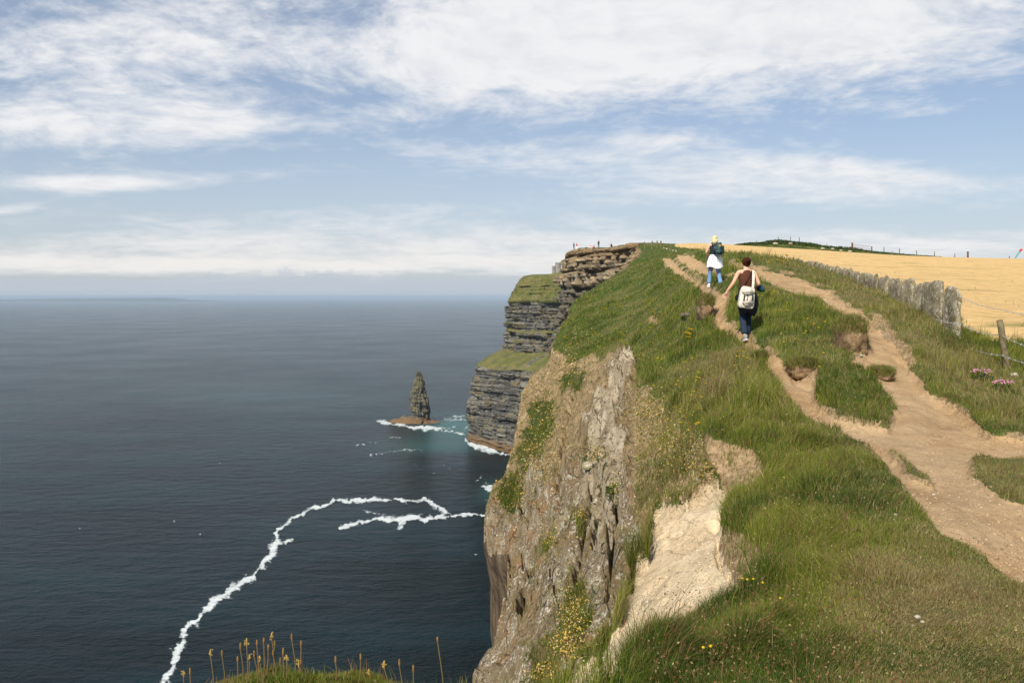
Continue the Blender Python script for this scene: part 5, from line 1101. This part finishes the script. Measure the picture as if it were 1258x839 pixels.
for px_, r_ in ((912, 717), (918, 719), (925.5, 717.5), (937, 722), (958.5, 740), (810.7, 801), (873, 807), (864, 806), (963, 590)):
    tag(flower(px_, r_, 'near'), 'yellow dandelion-like flower on a thin stem in the nearest grass', 'flower', 'yellow flowers in the nearest grass')
for x_, y_ in ((200, 42), (218, 45), (222, 62), (195, 63), (232, 66), (245, 68), (188, 92), (238, 98), (45, 150), (50, 135), (80, 158), (65, 210), (60, 140), (38, 190), (8, 80), (30, 66), (500, 100), (515, 45)):
    tag(flower(840 + x_ / 3, 420 + y_ / 3, 'mid'), 'yellow flower in the grass just left of the trail below the near walker', 'flower', 'yellow flowers by the trail below the walkers')
for x_, y_ in ((570, 385), (622, 410), (568, 438), (580, 450), (595, 447), (610, 445), (503, 463), (527, 465), (780, 437), (775, 443), (715, 440), (676, 507), (676, 556), (800, 607), (905, 628), (868, 663), (780, 695), (727, 732), (655, 762), (530, 420), (640, 700), (585, 462), (602, 440), (840, 640), (790, 690)):
    tag(flower(830 + x_ / 4.935, 270 + y_ / 4.935, 'mid'), 'yellow flower on the grassy island between the two trails', 'flower', 'yellow flowers on the island between the trails')
cl = [((560, 190), 5, 12), ((335, 335), 22, 40), ((510, 300), 30, 35), ((550, 400), 22, 15), ((370, 390), 10, 8), ((285, 410), 8, 8), ((740, 555), 8, 10), ((235, 550), 12, 8), ((370, 600), 30, 25), ((60, 550), 15, 15), ((90, 620), 15, 20), ((400, 170), 60, 10), ((560, 500), 40, 40), ((480, 660), 20, 20), ((600, 650), 50, 30), ((230, 630), 30, 30), ((640, 230), 20, 10)]
for (x_, y_), sx_, sy2 in cl:
    for k in range(7):
        px_ = 680 + (x_ + rs.gauss(0, sx_)) / 4.493; r_ = 290 + (y_ + rs.gauss(0, sy2)) / 4.493
        if r_ > 322 and px_ > 690: tag(flower(px_, r_, 'far' if r_ < 420 else 'mid'), 'yellow flower scattered over the steep grass slope left of the walkers', 'flower', 'yellow flowers on the steep grass slope')
for k in range(26):
    x_, y_ = rs.choice([(850, 480), (890, 318), (920, 322), (965, 320), (1010, 330), (845, 520), (820, 470), (800, 440)]); tag(flower(x_ + rs.gauss(0, 11), y_ + rs.gauss(0, 2 if y_ < 340 else 12), 'mid' if y_ > 400 else 'far'), 'yellow flower in the rough verge grass', 'flower', 'yellow flowers in the verges')
# dense low yellow vetch on the bare slope
def px_scatter(zones, per):
    out = []
    for cx_, cy_, rx_3, ry_3, n_ in zones:
        q_ = rng.normal(size=(int(n_ * per), 2)) * .5; out.append(np.stack([cx_ + q_[:, 0] * rx_3, cy_ + q_[:, 1] * ry_3], 1))
    return np.vstack(out)
def hits(PQ, dmin=4.8, dmax=70):
    ds = np.exp(np.linspace(math.log(dmin), math.log(dmax), 260)); pxu = np.clip(PQ[:, 0], 560, 1250); res = np.zeros((len(PQ), 3)); ok = np.zeros(len(PQ), bool)
    # use the land grid: nearest column per depth row
    crwv = crw[:, :650]; cpv = cpx[:, :650]
    i0_ = np.searchsorted(dg, dmin); i1_ = np.searchsorted(dg, dmax)
    jj = (PQ[:, 0][:, None] - ep[None, i0_:i1_]) / (1310 - ep[None, i0_:i1_]) * 649; valid = (jj >= 0) & (jj <= 648); ji = np.clip(np.round(jj), 0, 648).astype(int)
    rws = np.where(valid, crwv[np.arange(i0_, i1_)[None], ji], 9999); k = np.argmax(rws <= PQ[:, 1][:, None], axis=1); ok = (rws <= PQ[:, 1][:, None]).any(1)
    return land[i0_ + k, ji[np.arange(len(PQ)), k]][ok]
Z1 = [(664, 535, 34, 70, 5), (650, 565, 26, 30, 2), (628, 612, 22, 18, 3), (703, 757, 22, 34, 5), (693, 795, 24, 20, 3), (730, 562, 16, 10, 1.2), (714, 640, 10, 10, 1), (672, 668, 10, 14, 1), (800, 505, 40, 20, 3), (822, 545, 34, 26, 3.5), (835, 575, 30, 14, 1.5), (700, 455, 20, 16, 1.2), (850, 500, 20, 40, 2.0), (755, 602, 10, 10, .7), (870, 590, 10, 10, .6), (690, 700, 40, 90, .8), (668, 832, 20, 12, 1.2), (705, 425, 24, 30, 1.0)]
PQ = px_scatter(Z1, 130); C3 = hits(PQ); n_ = len(C3); C3 = C3 + np.array([0, 0, 1.0]) * rng.uniform(.01, .07, (n_, 1)); szv = np.maximum(.010, 1.0 * C3[:, 1:2] / F)
yc = np.where(rng.random((n_, 1)) < .6, np.array([[.72, .50, .10]]), np.array([[.75, .58, .30]])) * rng.uniform(.7, 1.1, (n_, 1)); yc = np.where(rng.random((n_, 1)) < .12, np.array([[.55, .30, .10]]), yc)
tag(leaf_cloud('yellow_vetch', C3, szv, yc), 'low cushions of pale yellow flowers clinging to the bare slope', 'wildflowers', kind='stuff')
PQ = px_scatter([(a, b, c_ * 1.15, d_ * 1.15, e) for a, b, c_, d_, e in Z1], 230); C3 = hits(PQ); n_ = len(C3); C3 = C3 + np.array([0, 0, 1.0]) * rng.uniform(.0, .05, (n_, 1))
gc = np.stack([rng.uniform(.06, .17, n_), rng.uniform(.085, .18, n_), rng.uniform(.015, .03, n_)], 1)
tag(leaf_cloud('ground_cover', C3, np.maximum(.012, 1.1 * C3[:, 1:2] / F), gc), 'low green leaves clinging to the bare slope', 'ground cover', kind='stuff')
tag(leaf_cloud('seed_heads', tq3, np.maximum(.0065, .9 * tq3[:, 1:2] / F), hc_), 'brown and straw seed heads sprinkled through the near grass', 'seed heads', kind='stuff')
# pink thrift cushions by the fence
def cushion(px, row, wpx, label, mat_, nm='thrift_clump'):
    g0 = hit(px, row + 6, 6); k = g0.y / F; o = empty(nm, g0); tag(o, label, 'flower clump')
    n_ = 220; a = rng.uniform(0, 6.28, n_); q_ = np.sqrt(rng.random(n_)) * wpx * k * .5; zz_3 = .13 * (1 - (q_ / (wpx * k * .5)) ** 2 * .6)
    cc_ = np.stack([np.cos(a) * q_, np.sin(a) * q_, rng.random(n_) * zz_3], -1); leaf_cloud('foliage', cc_, .03, np.tile([[.06, .085, .025]], (n_, 1)), o)
    bm = bmesh.new()
    for j_ in range(26):
        a_ = rs.random() * 6.28; r_ = math.sqrt(rs.random()) * wpx * k * .5; ell(bm, (math.cos(a_) * r_, math.sin(a_) * r_, .13 + .05 * rs.random()), (.014, .014, .011), 1)
    from_bm('blooms', bm, [mat_], o)
cushion(1205, 462, 26, 'pink thrift cushion in the verge left of the leaning fence post', m_pink)
cushion(1232, 476, 24, 'pink thrift cushion nearer the viewer below the leaning fence post', m_pink)
m_mauve = leafmat('mauve_petal', col=(.30, .20, .30, 1), trans=.2)
cushion(842, 388, 12, 'small mauve flower patch in the grass left of the trail', m_mauve, 'heather_patch')

# plantain stalks on the near ledge
HP = [(225, 185), (265, 185), (330, 165), (352, 150), (388, 150), (412, 140), (440, 130), (450, 150), (428, 165), (362, 200), (320, 205), (480, 185), (492, 200), (510, 130), (543, 155), (535, 225), (664, 210), (752, 200), (835, 230), (888, 220), (700, 255), (780, 250), (937, 243), (1022, 135), (130, 255), (153, 250), (470, 215), (398, 205), (378, 190), (445, 185)]
for k, (x_, y_) in enumerate(HP):
    hx_ = 180 + x_ / 2.859; hr_ = 740 + y_ / 2.859; dd = 3.48 + rs.uniform(-.12, .1); lx_ = rs.uniform(-6, 6) if x_ < 1000 else 9
    g0 = Vector(((hx_ + lx_ - CX) / F * dd, dd, gz(hx_ + lx_, dd))); tp = Vector(((hx_ - CX) / F * dd, dd, (HZ - hr_) * dd / F)) - g0
    o = empty('plantain_stalk', g0); bm = bmesh.new(); tube(bm, [(0, 0, -.02), tp * .5 + Vector((.006, 0, 0)), tp], .0022, 5); from_bm('stem', bm, [m_straw], o)
    bm = bmesh.new(); hl = rs.uniform(.018, .034)
    tube(bm, [tp - Vector((0, 0, .004)), tp + Vector((0, 0, hl * .2)), tp + Vector((0, 0, hl * .8)), tp + Vector((0, 0, hl))], [.0025, .0046, .0042, .0018], 7)
    if k % 3 == 0:
        for _ in range(7): a_ = rs.random() * 6.28; ell(bm, tp + Vector((math.cos(a_) * .008, math.sin(a_) * .008, rs.random() * hl)), (.004, .004, .003), 1)
    from_bm('seed_head', bm, [m_head if k % 3 else m_tan], o)
    if x_ > 1000: tag(o, 'tall lone seed stalk at the right end of the near ledge, against the sea', 'plant stalk')
    else: tag(o, 'brown seed stalk rising from the grass tuft at the bottom edge, against the dark sea', 'plant stalk', 'seed stalks on the near ledge')

# ------------------------------------------------------------------ sea birds
def gull(loc, span, flying, label, grp=None):
    o = empty('seabird', loc, rs.uniform(0, 3)); bm = bmesh.new(); ell(bm, (0, 0, 0), (span * .09, span * .24, span * .085), 2); ell(bm, (0, span * .24, span * .05), (span * .05, span * .06, span * .05), 2); from_bm('body', bm, [m_white], o, True)
    for sg in (-1, 1):
        bm = bmesh.new()
        if flying: tube(bm, [(sg * span * .05, .0, .02), (sg * span * .26, span * .05, span * .10), (sg * span * .5, -span * .05, span * .04)], [span * .09, span * .07, span * .015], 8, True, .2)
        else: tube(bm, [(sg * span * .07, span * .08, span * .03), (sg * span * .08, -span * .1, span * .05), (sg * span * .02, -span * .28, span * .05)], [span * .03, span * .05, span * .01], 8)
        from_bm('wing', bm, [m_white], o, True)
    tag(o, label, 'seabird', grp)
gull(at(584.5, 681, 260), 1.3, True, 'white seabird flying low beside the cliff edge')
for px_, r_ in ((270, 569), (214, 640), (246, 656), (98, 649)):
    gull(Vector(((px_ - CX) / F * (-SEA * F / (r_ - HZ)), -SEA * F / (r_ - HZ), SEA + .1)), 1.9, False, 'tiny white seabird resting on the open sea', 'seabirds resting on the sea')

# ------------------------------------------------------------------ say which one, in the rows of look-alikes
def number(group, what):
    L_ = [o for o in SC.objects if o.parent is None and o.get('group') == group]
    bpy.context.view_layer.update()
    def pxof(o):
        if o.name.startswith('plantain'): c_ = [c for c in o.children if c.name.startswith('seed_head')][0]; v_ = c_.data.vertices[0].co + o.location; return v_.x / v_.y
        return o.location.x / o.location.y
    L_.sort(key=pxof)
    for k, o in enumerate(L_):
        o['label'] = (ORD[k] + ' from the left of ' + what) if k < len(L_) - 1 else 'rightmost of ' + what
number('pale boulders along the far bank', 'the pale boulders half buried in the far bank')
number('thin posts along the far bank', 'the thin weathered posts on the far bank')
number('rounded rocks on the bare slope', 'the rounded rocks on the bare slope')
number('seed stalks on the near ledge', 'the brown seed stalks at the bottom edge')
number('fence posts on the skyline left of the walkers', 'the wooden skyline posts left of the walkers')
number('posts along the flagstone wall', 'the dark posts standing against the flagstone wall')
number('pale upright stones near the skyline', 'the small upright stones near the skyline')
number('seabirds resting on the sea', 'the white seabirds resting on the open sea')
number('yellow flowers in the nearest grass', 'the yellow flowers in the nearest grass')
number('small pale stones near the trail', 'the small pale stones by the trails')
number('yellow flowers by the trail below the walkers', 'the yellow flowers left of the trail below the walkers')
number('yellow flowers on the island between the trails', 'the yellow flowers on the grassy island')
